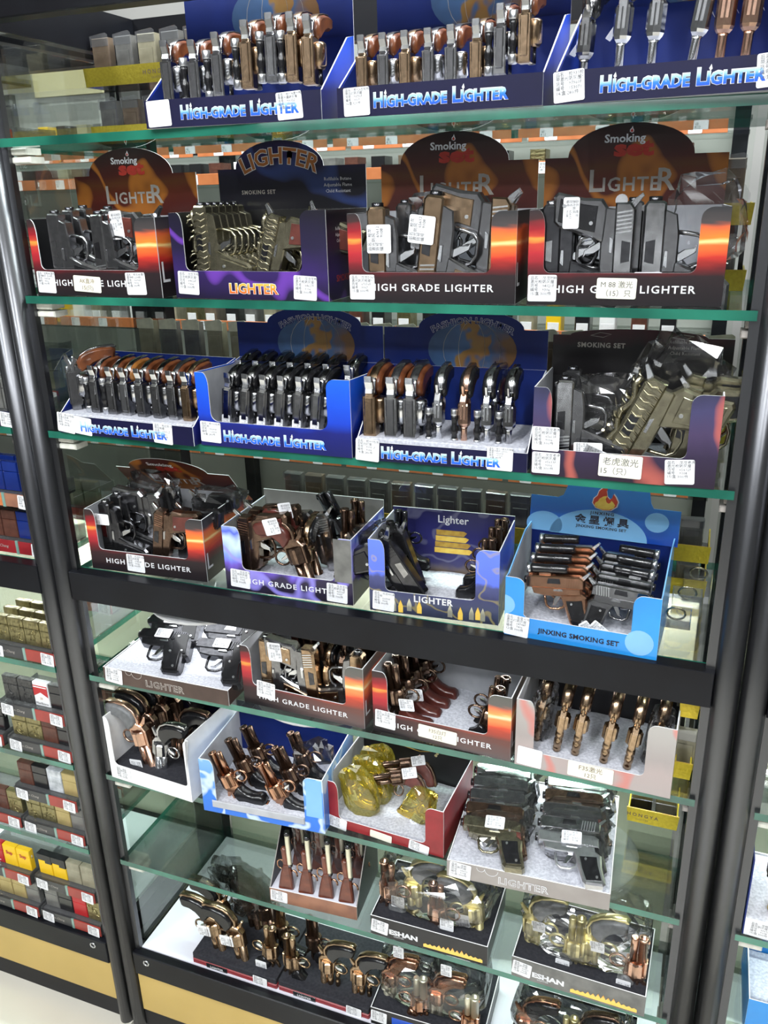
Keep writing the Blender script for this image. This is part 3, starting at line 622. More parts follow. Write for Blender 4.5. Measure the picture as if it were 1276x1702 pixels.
def shell(e, w, d, h, front, sidem, backm, lip=.035, fl=.018, fr=.03, zb=None, foam='foam', foam_h=.016, inner='card_inner', back=True):
    window_front(e, w, h, lip, fl, fr, front)
    for x in (0, w - T):
        side(e, x, d, [(T, 0), (d, 0), (d, h), (T, h)], (sidem, 'paper_white'))
    xi = MB()
    for x in (T, w - T - .0004):
        xi = prismx([(T, .001), (d - T, .001), (d - T, h - .001), (T, h - .001)], x, x + .0004); xi.build('inner_lining', inner, e)
    if back: MB().prism([(0, 0), (w, 0), (w, zb or h), (0, zb or h)], d - T, d, 0, 0, 1).build('back_panel', (backm, 'paper_white'), e)
    MB().box(T, w - T, T, d - T, 0, .002).build('base', inner, e)
    b = MB(); n = 14; m_ = 9; vv = []; rnd = random.Random(int(w * 1e4))
    for j in range(m_ + 1):
        for i in range(n + 1): vv.append((.003 + (w - .006) * i / n, .003 + (d - .006) * j / m_, foam_h + rnd.uniform(-.0012, .0012)))
    b.add(vv, [(j * (n + 1) + i, j * (n + 1) + i + 1, (j + 1) * (n + 1) + i + 1, (j + 1) * (n + 1) + i) for j in range(m_) for i in range(n)], 0, True)
    b.box(.003, w - .003, .003, d - .003, .002, foam_h - .0015)
    b.build('foam_insert', foam, e)
def arch_card(e, w, d, z0, sh, top, mat, a0=.14, a1=.86, lean=0., x0=0., w1=None, curl=0., name='header_card', bmat='card_inner'):
    """card hinged at the back edge of the box; local z from the shelf so the print lines up"""
    w1 = w1 or w
    c = empty('x') if False else None
    pts = [(x0, z0), (x0 + w1, z0), (x0 + w1, sh)]
    xm, rx = x0 + w1 * (a0 + a1) / 2, w1 * (a1 - a0) / 2
    pts += [(p[0], p[1]) for p in arc(xm, sh, rx, top - sh, 0, 180, 18)] + [(x0, sh)]
    b = MB().prism(pts, 0, T * .7, 0, 0, 1)
    o = b.build(name, (mat, 'paper_white'), e, (0, d, 0))
    if lean:
        a = math.radians(lean); o.data.transform(Matrix.Translation((0, 0, z0)) @ Matrix.Rotation(-a, 4, 'X') @ Matrix.Translation((0, 0, -z0)))
    return o
def on_card(card, lean, z0, s, loc, size, mat, **k):
    o = text(card, s, loc, size, mat, **k)
    if lean:
        a = math.radians(lean); Mx = Matrix.Translation((0, 0, z0)) @ Matrix.Rotation(-a, 4, 'X') @ Matrix.Translation((0, 0, -z0)) @ Matrix.Translation(loc)
        o.matrix_basis = Mx
    return o
# ---- "smoking set" boxes
def small_flame(parent, x, z, s, loc_y=-.0009, rot=None):
    out = [(0, 0), (.35, .1), (.45, .45), (.25, .8), (.1, 1.3), (-.1, .9), (-.4, .6), (-.42, .2)]
    o = MB().prism([(p[0] * s, p[1] * s) for p in out], -.0002, 0).build('flame_mark', 'white_ink', parent, (x, loc_y, z))
    MB().prism([(p[0] * s * .6, p[1] * s * .6 + s * .12) for p in out], -.0004, -.0002).build('flame_core', 'red_ink', o)
    return o
def smoking_box(key, name, label, x, y, yaw, w=.213, d=.135, h=.105, warm=False, card=True, lean=0, slip=None, letters='HIGH GRADE LIGHTER', lx=.5, cut=(.018, .03), lip=.036, stickers=(), side_letters=True, cx0=0, sh=.163, top=.2):
    e = root(key, name, label, x, y, yaw)
    shell(e, w, d, h, 'flame_front_warm' if warm else 'flame_front', 'flame_front_warm' if warm else 'flame_front', 'card_inner', lip, cut[0], cut[1], inner='blackcard' if key in ('B1', 'B4') else 'card_inner')  # black lining stands in for the shade inside two of these boxes
    text(e, letters, (w * lx, -.0005, .014), .0118, 'white_ink', sx=1.12, space=1.2, off=.0002)
    if side_letters:
        text(e, 'L', (w + .0005, .012, .02), .04, 'white_ink', rot=(0, 0, math.pi / 2))
    if card:
        c = arch_card(e, w, d, .1, sh, top, 'flame_card', .13, .82, lean, cx0)
        on_card(c, lean, .1, 'L', (cx0 + w * .29, -.0006, .123), .036, 'grey_ink', off=.0006)
        on_card(c, lean, .1, 'IGHTE', (cx0 + w * .485, -.0006, .123), .0225, 'grey_ink', off=.0004, space=1.1)
        on_card(c, lean, .1, 'R', (cx0 + w * .675, -.0006, .123), .036, 'grey_ink', off=.0006)
        on_card(c, lean, .1, 'set', (cx0 + w * .49, -.0006, .1635), .025, 'red_ink', off=.0012, sx=1.5)
        on_card(c, lean, .1, 'Smoking', (cx0 + w * .44, -.0009, .1785), .0128, 'white_ink', off=.0003, sx=1.1)
        if not lean: small_flame(c, cx0 + w * .475, .1885, .0058)
    for st in stickers: price(e, *st[0], *st[1], **(st[2] if len(st) > 2 else {}))
    if slip:
        sl = sticker(e, slip[0], slip[1], slip[2], slip[3], None, slip[5] if len(slip) > 5 else 0, -.001, mat='slip_paper', name='name_slip')
        for i, t_ in enumerate(slip[4]): text(sl, t_, (slip[2] / 2, -.0005, slip[3] * (.56 - .42 * i)), slip[3] * .36, 'ink_brown' if len(slip) <= 6 else 'print_ink', name='writing')
    return e
P15 = '15/盒 300/件'
smoking_box('B1', 'flame_display_box', 'flame-print smoking set box with AK name slip and round-topped card', -.932, .012, -1.6, .221, .125, slip=(.07, .007, .048, .022, ['AK直冲', '15(只)'], 3), cx0=-.012,
            cut=(.014, .034), stickers=(((.003, .004), ('龙枪AK激光', '直冲防风 (230枪)', '96006F', '9006', P15), dict(ang=2)), ((.163, .003), ('枪龙AK重力', '直冲枪 (230枪)', '96096F', '9096', P15), dict(ang=-1))))
smoking_box('B3', 'flame_display_box', 'flame-print smoking set box holding brown slide pistols', -.431, .006, 1.5, .21, .13, stickers=(((.001, .003), ('龙龙D367', '激光防风枪屋*', '67056F', '9907', P15)),))
smoking_box('B4', 'flame_display_box', 'flame-print smoking set box with M88 name slip beside gold stand', -.207, .011, 4, .215, .13, slip=(.079, .008, .044, .023, ['M 88 激光', '（15）只'], 1, 1), stickers=(((.001, .004), ('龙龙M88', '激光枪防风屋', '94021F', '9306', P15)),))
smoking_box('D1', 'flame_display_box', 'red flame box above the bar, dark card folded forward', -.919, .021, 2.9, .214, .14, lean=-42, slip=None, stickers=(((.068, .004), ('龙龙D348', '激光风枪屋', '67834F', '9928', P15), dict(ang=2)),))
smoking_box('E2', 'flame_display_box', 'flame-print box below the bar lettered GRADE LIGHTER', -.646, .013, -1.9, .213, .135, warm=True, card=False, lx=.5, letters='HIGH GRADE LIGHTER', stickers=(((.025, .018), ('龙龙GH5', '激光自动枪', '97026F', '9902', P15), dict(ang=4)),))
smoking_box('E3', 'flame_display_box', 'half-empty flame-print box with F35 white-light name slip', -.419, .008, -2.0, .213, .135, warm=True, card=False, cut=(.024, .034), slip=(.073, .009, .06, .022, ['F35白灯', '12只'], 2), stickers=(((.003, .01), ('龙龙F35B', '白灯防风屋', '68736F', '9902', '12/盒 300/件'), dict(ang=2)),))
# ---- purple LIGHTER box
def outlined(parent, s, loc, size, fill, outline, off, **k):
    a = text(parent, s, (loc[0], loc[1] + .0004, loc[2]), size, outline, name='lettering_outline', off=off, **k)
    b = text(parent, s, loc, size, fill, name='lettering', off=off * .25, **k)
    return a, b
e = root('B2', 'purple_display_box', 'black and purple box with arched gold LIGHTER card', -.691, .01, -1.5)
shell(e, .232, .13, .11, 'purple_print', 'purple_print', 'blackcard', .036, .02, .036, inner='blackcard', foam='darkfoam')
for m_, off, dy, nm in (('dark_ink', .0016, 0, 'lettering_shadow'), ('white_ink', .0011, -.0003, 'lettering_outline'), ('gold_letters', .0005, -.0006, 'lettering')):
    text(e, 'LIGHTER', (.122, -.0005 + dy, .008), .0175, m_, name=nm, off=off, sx=1.05, space=1.02)
c = arch_card(e, .232, .13, .1, .165, .2, 'purple_card', .13, .73)
for m_, off, dy, nm in (('dark_ink', .0022, 0, 'lettering_shadow'), ('white_ink', .0016, -.0003, 'lettering_outline'), ('gold_letters_dim', .0007, -.0006, 'lettering')):
    text(c, 'LIGHTER', (.1, -.0005 + dy, .1705), .029, m_, name=nm, off=off, sx=1.02, space=1.02, bend=.13)
text(c, 'SMOKING SET', (.065, -.0005, .131), .0075, 'grey_ink', space=1.2, off=.0002)
text(c, 'Refillable Butane\nAdjustable Flame\nChild Resistant', (.19, -.0005, .146), .0062, 'white_ink', line=1.25)
text(e, 'Refillable Butane\nAdjustable Flame\nChild Resistant', (.233, .045, .085), .0058, 'white_ink', rot=(0, 0, math.pi / 2), line=1.25)
text(e, 'SMOKING', (.233, .05, .022), .012, 'red_ink', rot=(0, 0, math.pi / 2))
price(e, .005, .006, '龙龙龙枪', '白龙枪防风屋*', '64626F', '9306', P15, ang=3); price(e, .182, .002, '龙龙龙枪', '激光枪防风屋*', '64627F', '9106', P15, ang=3)
# ---- blue HIGH-GRADE LIGHTER trays
def hg_letters(e, x, z, k=1., y=-.0006):
    for m_, off, dy, nm in (('white_ink', .0012, 0, 'lettering_outline'), ('blue_ribbed', .0007, -.0004, 'lettering')):
        for s, xx, sz, fw in (('H', 0, .0215, .0125), ('IGH-GRADE', .0135, .0158, .0765), ('L', .0955, .0215, .0105), ('IGHTER', .1055, .0158, .0545)):
            o = text(e, s, (x + xx * k, y + dy, z), sz * k, m_, name=nm, off=off, align='LEFT')
            o.scale.x = fw * k / max(v.co.x for v in o.data.vertices)
    fl_ = [(0, 0), (.3, .3), (.1, 1), (-.25, .4)]
    for fx in (.0155, .1085): MB().prism([(p[0] * .006, p[1] * .006) for p in fl_], -.0002, 0).build('flame_mark', 'white_ink', e, (x + fx * k, y - .0003, z + .0118 * k))
def globe_card(e, w, d, sh, top, letters=True, lean=0, a0=.22, a1=.86):
    c = arch_card(e, w, d, .095, sh, top, 'blue_deep', a0, a1, lean)
    gl = MB().prism([(p[0], p[1]) for p in arc(0, 0, .062, .04, 0, 360, 30)[:-1] if p[1] > -.03], -.0003, 0)
    g = gl.build('globe_picture', 'globe_print', c, (w * .55, -.0003, .135 if not letters else .128))
    gr = MB()
    for rr in (.3, .65): gr.tube([(.062 * rr * math.cos(t_ * .2618), -.0004, .04 * math.sin(t_ * .2618)) for t_ in range(-3, 28) if .04 * math.sin(t_ * .2618) > -.03], .00035, 4)
    gr.build('globe_grid', 'grey_ink', g)
    if letters:
        for m_, off, dy, nm in (('white_ink', .0005, 0, 'lettering_outline'), ('blue_deep', .0001, -.0003, 'lettering')):
            text(c, 'FASHION LIGHTER', (w * .55, -.0006 + dy, top - .018), .012, m_, name=nm, off=off, sx=1.15, bend=.12)
    return c
def blue_tray(key, label, x, y, yaw, w, d=.125, lip=.032, card=None, lx=.06, stickers=(), flap=False, blank=None, lz=.009):
    e = root(key, 'blue_display_box', label, x, y, yaw)
    if flap: window_front(e, w, .105, .036, .02, .034, 'blue_side', r=.012)
    else: MB().prism([(0, 0), (w, 0), (w, lip), (0, lip)], 0, T, 0, 0, 1).build('front_panel', ('navy', 'paper_white'), e)
    for x_ in (0, w - T):
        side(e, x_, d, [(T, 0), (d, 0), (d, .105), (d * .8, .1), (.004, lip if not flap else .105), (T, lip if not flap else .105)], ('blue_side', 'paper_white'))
    for x_ in (T, w - T - .0004):
        prismx([(T, .001), (d - T, .001), (d - T, .103), (d * .8, .098), (.006, lip - .002 if not flap else .103), (T, lip - .002 if not flap else .103)], x_, x_ + .0004).build('inner_lining', 'card_inner' if flap else 'blue_deep', e)
    MB().box(T, w - T, T, d - T, 0, .002).build('base', 'card_inner', e)
    MB().prism([(0, 0), (w, 0), (w, .105), (0, .105)], d - T, d, 0, 0, 1).build('back_panel', ('blue_deep', 'paper_white'), e)
    MB().bbox(.003, w - .003, .003, d - .004, .002, .03 if not flap else .024, .002).build('foam_insert', 'foam', e)
    hg_letters(e, lx, lz)
    if card: globe_card(e, w, d, *card)
    for st in stickers: price(e, *st[0], *st[1], **(st[2] if len(st) > 2 else {}))
    if blank: sticker(e, *blank)
    return e
P14 = '14/盒 280/件'
blue_tray('A1', 'blue open lighter tray with a blank sticker on the top shelf', -.695, -.01, 3.2, .238, card=(.163, .2, False), lx=.05, blank=(.004, .001, .033, .03, None, -2), stickers=(((.182, .001), ('枪918激光枪', '带激光最防风屋', '90632Z', '150060', P14), dict(ang=-3)),))
blue_tray('A2', 'blue lighter tray in the middle of the top shelf', -.437, .004, -2.2, .243, card=(.163, .2, False), lx=.046, stickers=(((.009, .001), ('枪926左轮枪', '带白灯防风屋', '93731F', '9007', '16/盒 320/件'), dict(ang=-1)),))
blue_tray('A3', 'blue lighter tray on the top shelf cut off by the frame', -.183, .0, -5.2, .243, card=(.163, .2, False), lx=.048, stickers=(((.0005, .001), ('枪930枪', '带激光防风屋*', '97960F', '153070', P14), dict(ang=-4)), ((.2, .002), ('枪930枪', '带激光防风屋*', '97960F', '153070', P14), dict(ang=-4))))
blue_tray('C1', 'low blue lighter tray with amber-grip revolvers beside the black post', -.919, -.003, -2.6, .247, lip=.028, lx=.042, lz=.006, stickers=(((-.003, .003), ('枪929左轮', '带激光左轮', '90941Z', '8006', P14), dict(ang=6)), ((.178, .0005), ('枪左轮10', '带左轮屋', '93652Z', '9006', P14), dict(ang=3))), blank=(.03, .002, .033, .027, None, 5))
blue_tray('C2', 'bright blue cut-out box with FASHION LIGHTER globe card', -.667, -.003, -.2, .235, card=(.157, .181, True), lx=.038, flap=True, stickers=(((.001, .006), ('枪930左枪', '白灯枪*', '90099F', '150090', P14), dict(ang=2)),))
blue_tray('C3', 'low blue lighter tray with globe card beside the tiger box', -.426, -.006, 1.2, .229, lip=.025, card=(.157, .182, True), lx=.036, lz=.005, stickers=(((.0, .0), ('枪907左轮', '左轮白灯屋', '90931Z', '9006', P14), dict(ang=3)), ((.178, .001), ('枪910激光左带屋', '带激光防风 (3930)', '95600Z', '150060', P14), dict(ang=1))))
# ---- tiger box
e = root('C4', 'tiger_display_box', 'dark streaked box with tiger laser slip and bagged brass pistol', -.191, -.005, .9)
shell(e, .213, .13, .11, 'tiger_print', 'tiger_print', 'blackcard', .034, .022, .034)
c = arch_card(e, .222, .128, .1, .153, .162, 'tiger_card', .1, .86)
text(c, 'SMOKING SET', (.062, -.0006, .138), .0085, 'grey_ink', space=1.15, off=.0003); text(c, 'Refillable Butane\nAdjustable Flame\nChild Resistant', (.165, -.0006, .146), .006, 'grey_ink', line=1.2)
for kx in (.06, .16): MB().tube([(kx - .012, -.0005, .153), (kx, -.0005, .157), (kx + .014, -.0005, .155), (kx + .004, -.0005, .151), (kx - .012, -.0005, .153)], .0004, 4).build('emblem', 'grey_ink', c)
price(e, .0, .032, '龙龙老虎', '白灯枪防风屋', '65613F', '9006', P15); price(e, .001, .003, '龙龙老虎', '白灯枪防风屋', '65613F', '9006', P15, w=.034, h=.027); price(e, .158, -.001 + .003, '龙龙老虎', '激光枪防风屋', '65612F', '9108', P15, ang=-4)
sl = sticker(e, .081, .006, .05, .028, None, 1, -.001, mat='slip_paper', name='name_slip')
text(sl, '老虎激光', (.025, -.0005, .0155), .0105, 'print_ink', name='writing'); text(sl, '15（只）', (.02, -.0005, .004), .0095, 'print_ink', name='writing')
# ---- lightning box, city box, sky-blue box on the bar shelf
e = root('D2', 'lightning_display_box', 'black box with purple swirl and torn-off grey back on the bar shelf', -.664, .022, 1.6)
shell(e, .211, .145, .105, 'lightning_print', 'lightning_print', 'greyback', .036, .03, .028, zb=.117, inner='greyback')
MB().prism([(.183, .036), (.2105, .036), (.2105, .104), (.183, .104)], -.0007, 0).build('dark_flap', 'packet_grey', e)
text(e, 'HIGH GRADE LIGHTER', (.108, -.0005, .014), .0118, 'white_ink', sx=1.12, space=1.2, off=.0002)
price(e, .008, .006, '龙龙龙马', '白灯枪防风屋', '46961F', '7305', P15, ang=3); price(e, .169, .003, '龙龙龙马', '激光枪防风屋', '46596F', '9907', P15, ang=2)
e = root('D3', 'bullet_display_box', 'blue night-city box with bullet print on the bar shelf', -.425, .024, 3.2)
shell(e, .189, .125, .112, 'city_print', 'city_print', 'city_back', .034, .024, .033, zb=.118)
text(e, 'LIGHTER', (.095, -.0007, .022), .0135, 'white_ink', space=1.1, off=.0004); text(e, 'Lighter', (.095, .125 - T - .0006, .098), .017, 'white_ink', off=.0002)
bl = MB().lathe([(0, .0036), (.009, .0036), (.013, .0028), (.018, .0004)], 12, 'Z').mesh('bullet_print', 'palegold')
for i, (bx, bz) in enumerate(((.037, .003), (.047, .002), (.06, .006), (.075, .004), (.12, .004), (.135, .002), (.151, .004), (.16, .005), (.167, .004))):
    MB().prism([(-.0035, 0), (.0035, 0), (.0035, .01), (.002, .015), (0, .02), (-.002, .015), (-.0035, .01)], -.0003, 0).build('bullet_picture', ('palesilver', 'flame_yellow')[i % 2], e, (bx, -.0004, bz))
for i in range(4): MB().prism([(0, 0), (.055 - i * .004, 0), (.06 - i * .004, .006), (.055 - i * .004, .0085), (0, .0085)], -.0003, 0).build('cartridge_picture', ('flame_yellow', 'gold_ink')[i % 2], e, (.066 + i * .001, .125 - T - .0004, .048 + i * .0098))
price(e, .004, .003, '龙龙M92枪', '马龙枪', '66399F', '7305', P15, ang=3)
e = root('D4', 'sky_display_box', 'sky-blue box with flame emblem card on the bar shelf', -.223, .014, -2.4)
w, d, h = .201, .135, .087
pts = [(0, 0), (w, 0), (w, h), (w - .022, h)] + arc(w - .022, h - .014, .012, .014, 90, 180, 5)[1:] + [(w - .034, .038)] + arc(w - .04, .036, .006, .006, 0, -90, 4) + [(.03, .03), (.026, .034), (.026, h - .01)] + arc(.014, h - .01, .012, .01, 0, 90, 5) + [(0, h)]
MB().prism(pts, 0, T, 0, 0, 1).build('front_panel', ('sky', 'paper_white'), e)
for x_ in (0, w - T):
    side(e, x_, d, [(T, 0), (d, 0), (d, .118), (d * .72, .118), (.012, h), (T, h)], ('sky', 'skylight'))
for x_ in (T, w - T - .0004): prismx([(T, .001), (d - T, .001), (d - T, .116), (d * .72, .115), (.014, h - .002), (T, h - .002)], x_, x_ + .0004).build('inner_lining', 'card_inner', e)
MB().box(T, w - T, T, d - T, 0, .002).build('base', 'card_inner', e); MB().bbox(.003, w - .003, .003, d - .004, .002, .02, .002).build('foam_insert', 'foam', e)
MB().prism([(0, 0), (w, 0), (w, .118), (0, .118)], d - T, d, 0, 0, 1).build('back_panel', ('blue_deep', 'paper_white'), e)
cpts = [(-.002, 0), (w + .004, 0), (w + .004, .058), (w * .84, .058), (w * .82, .066), (w * .8, .09), (w * .28, .09), (w * .25, .085), (w * .22, .065), (w * .18, .06), (-.002, .06)]
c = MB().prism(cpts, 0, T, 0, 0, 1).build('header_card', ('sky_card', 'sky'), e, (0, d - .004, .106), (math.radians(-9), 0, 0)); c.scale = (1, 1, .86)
for cx_, cz_, rx_, rz_, a0_, a1_ in ((w * .48, .0, .068, .046, 0, 180), (.02, .012, .026, .022, -30, 210), (w * .87, .036, .016, .016, 0, 360)):
    MB().prism(arc(cx_, cz_, rx_, rz_, a0_, a1_, 26), -.0003, 0).build('bubble_picture', 'skylight', c, (0, -.0003, 0))
FL = [(0, 0), (.25, .02), (.42, .2), (.46, .42), (.38, .62), (.3, .75), (.27, .58), (.2, .5), (.12, .6), (.08, .85), (.14, 1.1), (-.02, 1.02), (-.16, .82), (-.2, .62), (-.3, .48), (-.33, .28), (-.22, .08)]
f1 = MB().prism([(p[0] * .047, p[1] * .04) for p in FL], -.0003, 0).build('flame_emblem', 'white_ink', c, (w * .5, -.0006, .046)); MB().prism([(p[0] * .043, p[1] * .037 + .001) for p in FL], -.0006, -.0003).build('flame_red_layer', 'flame_red', f1)
MB().prism([(p[0] * .036, p[1] * .021 + .002) for p in FL], -.0009, -.0006).build('flame_yellow_layer', 'flame_yellow', f1)
text(c, 'JINXING', (w * .5, -.0008, .0385), .0068, 'dark_ink', space=1.35, off=.0002); text(c, '金 星 烟 具', (w * .5, -.0008, .023), .0155, 'dark_ink', off=.0006); text(c, 'JINXING SMOKING SET', (w * .5, -.0008, .0145), .0062, 'dark_ink', off=.0002, space=1.1)
text(e, 'JINXING SMOKING SET', (.1, -.0005, .011), .0098, 'dark_ink', off=.0003, space=1.05)
for cx_, cz_, rr, a0_, a1_ in ((w - .023, .021, .018, 0, 360), (.0, .046, .014, -90, 90)): MB().prism(arc(cx_, cz_, rr, rr, a0_, a1_, 24), -.0003, 0).build('bubble_picture', 'skylight', e, (0, -.0002, 0))
sticker(e, -.001, -.002 + .004, .034, .031, ['品名：金星七号', '激光灯防风屋', '货号：68748F', '编号：7406', '12/盒 300/件'], 4, -.0008)
# ---- low trays
def low_tray(key, name, label, x, y, yaw, w, d, lip, fmat, foam, foam_h, backh=.0, letters=None, st=None):
    e = root(key, name, label, x, y, yaw)
    MB().prism([(0, 0), (w, 0), (w, lip), (0, lip)], 0, T, 0, 0, 1).build('front_panel', (fmat, 'paper_white'), e)
    for x_ in (0, w - T):
        side(e, x_, d, [(T, 0), (d, 0), (d, max(lip, backh)), (T, lip)], (fmat, 'paper_white'))
    MB().prism([(0, 0), (w, 0), (w, max(lip, backh)), (0, max(lip, backh))], d - T, d, 0, 0, 1).build('back_panel', (fmat, 'paper_white'), e)
    MB().box(T, w - T, T, d - T, 0, .002).build('base', 'card_inner', e)
    MB().bbox(.002, w - .002, .002, d - .002, .002, foam_h, .002).build('foam_insert', foam, e)
    if st: sticker(e, *st)
    return e
L5 = ['品名：龙枪', '激光防风屋', '货号：65612', '编号：9108', P15]
def lighter_outline(e, w, x, z, m='white_ink'):
    text(e, 'LIGHTER', (w * x, -.0004, z), .0175, m, name='lettering_outline', off=.0007, space=1.1); text(e, 'LIGHTER', (w * x, -.0008, z), .0175, 'brown_print' if m != 'white_ink' else 'grey_print', name='lettering', off=-.0002, space=1.1)
    for cx_, r_ in ((.052, .006), (.068, .01)): MB().tube([(cx_ + r_ * math.cos(t_ * .2618), -.0004, .027 + r_ * math.sin(t_ * .2618)) for t_ in range(-12, 1)], .0004, 4).build('swirl_mark', m, e)
e = low_tray('E1', 'low_display_tray', 'shallow brown LIGHTER tray of black pistols under the bar', -.906, -.008, .5, .242, .2, .028, 'brown_print', 'foam', .027, st=(.003, .002, .034, .028, L5, 5)); lighter_outline(e, .242, .5, .006, 'grey_ink')
e = low_tray('F4', 'low_display_tray', 'grey LIGHTER tray of film-wrapped pistols on white foam', -.291, -.029, 3., .24, .22, .03, 'grey_print', 'foam', .029, st=(.003, .001, .033, .029, L5, 4)); lighter_outline(e, .24, .48, .006)
# ---- F35 silver box
e = root('E4', 'silver_display_box', 'silvery streaked box of brass tubes with F35 laser slip', -.199, -.002, -1.7)
shell(e, .212, .14, .108, 'silver_print', 'silver_print', 'blackcard', .026, .026, .036, foam_h=.02)
sl = sticker(e, .075, .003, .062, .024, None, 1, -.001, mat='slip_paper', name='name_slip'); text(sl, 'F35激光', (.031, -.0005, .0135), .0095, 'ink_brown', name='writing'); text(sl, '12只', (.031, -.0005, .003), .0088, 'ink_brown', name='writing')
sticker(e, .003, .003, .035, .03, None, 3, mat='sticker', name='blank_sticker')
# ---- white box, blue striped box, red box
e = root('F1', 'white_display_box', 'plain white box with black foam and tangled dark revolvers', -.93, -.002, -4)
shell(e, .178, .15, .127, 'paper_white', 'paper_white', 'navy', .03, .012, .006, foam='darkfoam', foam_h=.027, inner='paper_white'); sticker(e, .012, .003, .033, .026, L5, 3)
e = root('F2', 'striped_display_box', 'bright blue tiger-striped box of copper revolvers on foam', -.723, -.024, 3.9)
shell(e, .22, .15, .105, 'tiger_stripe_blue', 'tiger_stripe_blue', 'blue_deep', .014, .026, .034, foam_h=.022, zb=.125); MB().bbox(.018, .186, -.003, .001, .012, .026, .002).build('torn_edge', 'card_inner', e)
MB().prism([(.189, .03), (.218, .03), (.218, .103), (.192, .103)], -.0006, 0).build('pale_flap', 'skylight', e)
e = root('F3', 'red_display_box', 'red box of revolvers wrapped in yellow cellophane', -.51, .014, -3)
shell(e, .204, .145, .088, 'crimson', 'crimson', 'blackcard', .018, .022, .03, foam_h=.02, zb=.13)
text(e, 'LIGHTER', (.12, .145 - T - .0006, .096), .016, 'gold_ink', off=.0004); MB().tube([(.075, .143 - T, .081), (.11, .143 - T, .077), (.145, .143 - T, .086)], .0008, 5).build('swoosh_print', 'gold_ink', e)
text(e, 'Refillable Butane   .Adjustable Flame   .Child Resistant', (.105, .145 - T - .0006, .117), .0068, 'gold_ink')
for i in range(6): MB().prism(arc(0, 0, .0013 + .0003 * i, .0013 + .0003 * i, 0, 360, 8)[:-1], -.0003, 0).build('star_print', 'palegold', e, (.128 + .014 * math.sin(i * .45), .143 - T, .098 - .02 * (1 - math.cos(i * .5)) * .6))
sticker(e, .001, -.001 + .002, .034, .022, L5, 8, -.001); sticker(e, .145, .001, .034, .018, L5, 8, -.001); sticker(e, .078, .002, .038, .014, None, 4, -.001, mat='slip_paper', name='name_slip')
# ---- rifle box
e = root('G1', 'rifle_display_box', 'dark open box with four upright rifle-shaped lighters', -.628, .007, 3.5)
w, d = .163, .12
MB().prism([(0, 0), (w, 0), (w, .029), (0, .029)], 0, T, 0, 0, 1).build('front_panel', ('copper_print', 'paper_white'), e)
for x_ in (0, w - T): side(e, x_, d, [(T, 0), (d, 0), (d, .15), (d * .75, .15), (T, .029)], ('blackcard', 'grey_print'))
MB().prism([(0, 0), (w, 0), (w, .15), (0, .15)], d - T, d, 0, 0, 1).build('back_panel', ('blackcard', 'paper_white'), e)
MB().bbox(.002, w - .002, .002, d - .002, 0, .027, .002).build('foam_insert', 'board_white', e); sticker(e, .001, .003, .032, .024, L5, 3)
# ---- black flame-strip trays
def flame_tray(key, label, x, y, yaw, w):
    e = low_tray(key, 'flame_strip_tray', label, x, y, yaw, w, .135, .04, 'blackcard' if key == 'G2' else 'packet_grey', 'darkfoam', .036, st=(.0, .008, .03, .027, L5, 6))
    text(e, 'ESHAN', (.058, -.0006, .011), .0135, 'white_ink', off=.0007, sx=1.2); text(e, 'LIGHTER', (.05, -.0006, .006), .0045, 'white_ink')
    rnd = random.Random(3); n = 26; pts = [(.093, .004)] + [(.093 + .1 * i / n, .0095 + (.002 + .009 * math.exp(-((i - 13) / 7.) ** 2) * rnd.uniform(.4, 1.1)) * (i % 2)) for i in range(n + 1)] + [(.193, .004)]
    MB().prism(pts, -.0003, 0).build('flame_picture', 'fire_strip', e, (0, -.0003, 0))
    return e
flame_tray('G2', 'film-covered black flame-strip tray beside the rifle box', -.433, .0, .6, .201); flame_tray('G3', 'film-covered grey flame-strip tray beside the silver post', -.192, -.001, -1.5, .204)
# ---- bottom trays
def red_tray(key, label, x, y, w):
    e = root(key, 'red_edge_tray', label, x, y, 0)
    MB().bbox(0, w, 0, .15, .0, .012, .003).build('red_base', 'crimson', e); MB().bbox(.001, w - .001, .0005, .149, .012, .024, .002).build('foam_insert', 'darkfoam', e)
    pl = MB().bbox(.032, .078, -.0012, 0, .001, .0115, .0003).build('name_plate', 'blackplastic', e); text(pl, 'LIGHTER', (.055, -.0016, .0035), .0068, 'white_ink', off=.0002, space=1.1)
    sticker(e, w - .05 if key == 'H1' else w - .045, .0, .03, .022, L5, 2, -.0015)
    return e
red_tray('H1', 'red-edged black tray of copper revolvers in the bottom corner', -.822, .015, .185); red_tray('H2', 'red-edged black tray next to the silver-barrel tray', -.635, .016, .185)
e = low_tray('H3', 'low_display_tray', 'dark bottom tray of silver-barrelled revolvers under film', -.445, .012, 1.5, .205, .14, .04, 'blackcard', 'darkfoam', .036, st=(.0, .01, .03, .026, L5, 3)); MB().bbox(.04, .1, -.0006, 0, .012, .03, .0002).build('blue_label', 'blue', e)
e = low_tray('H4', 'low_display_tray', 'dark bottom tray of copper revolvers beside the silver post', -.2, .012, 0, .205, .14, .04, 'blackcard', 'darkfoam', .036)
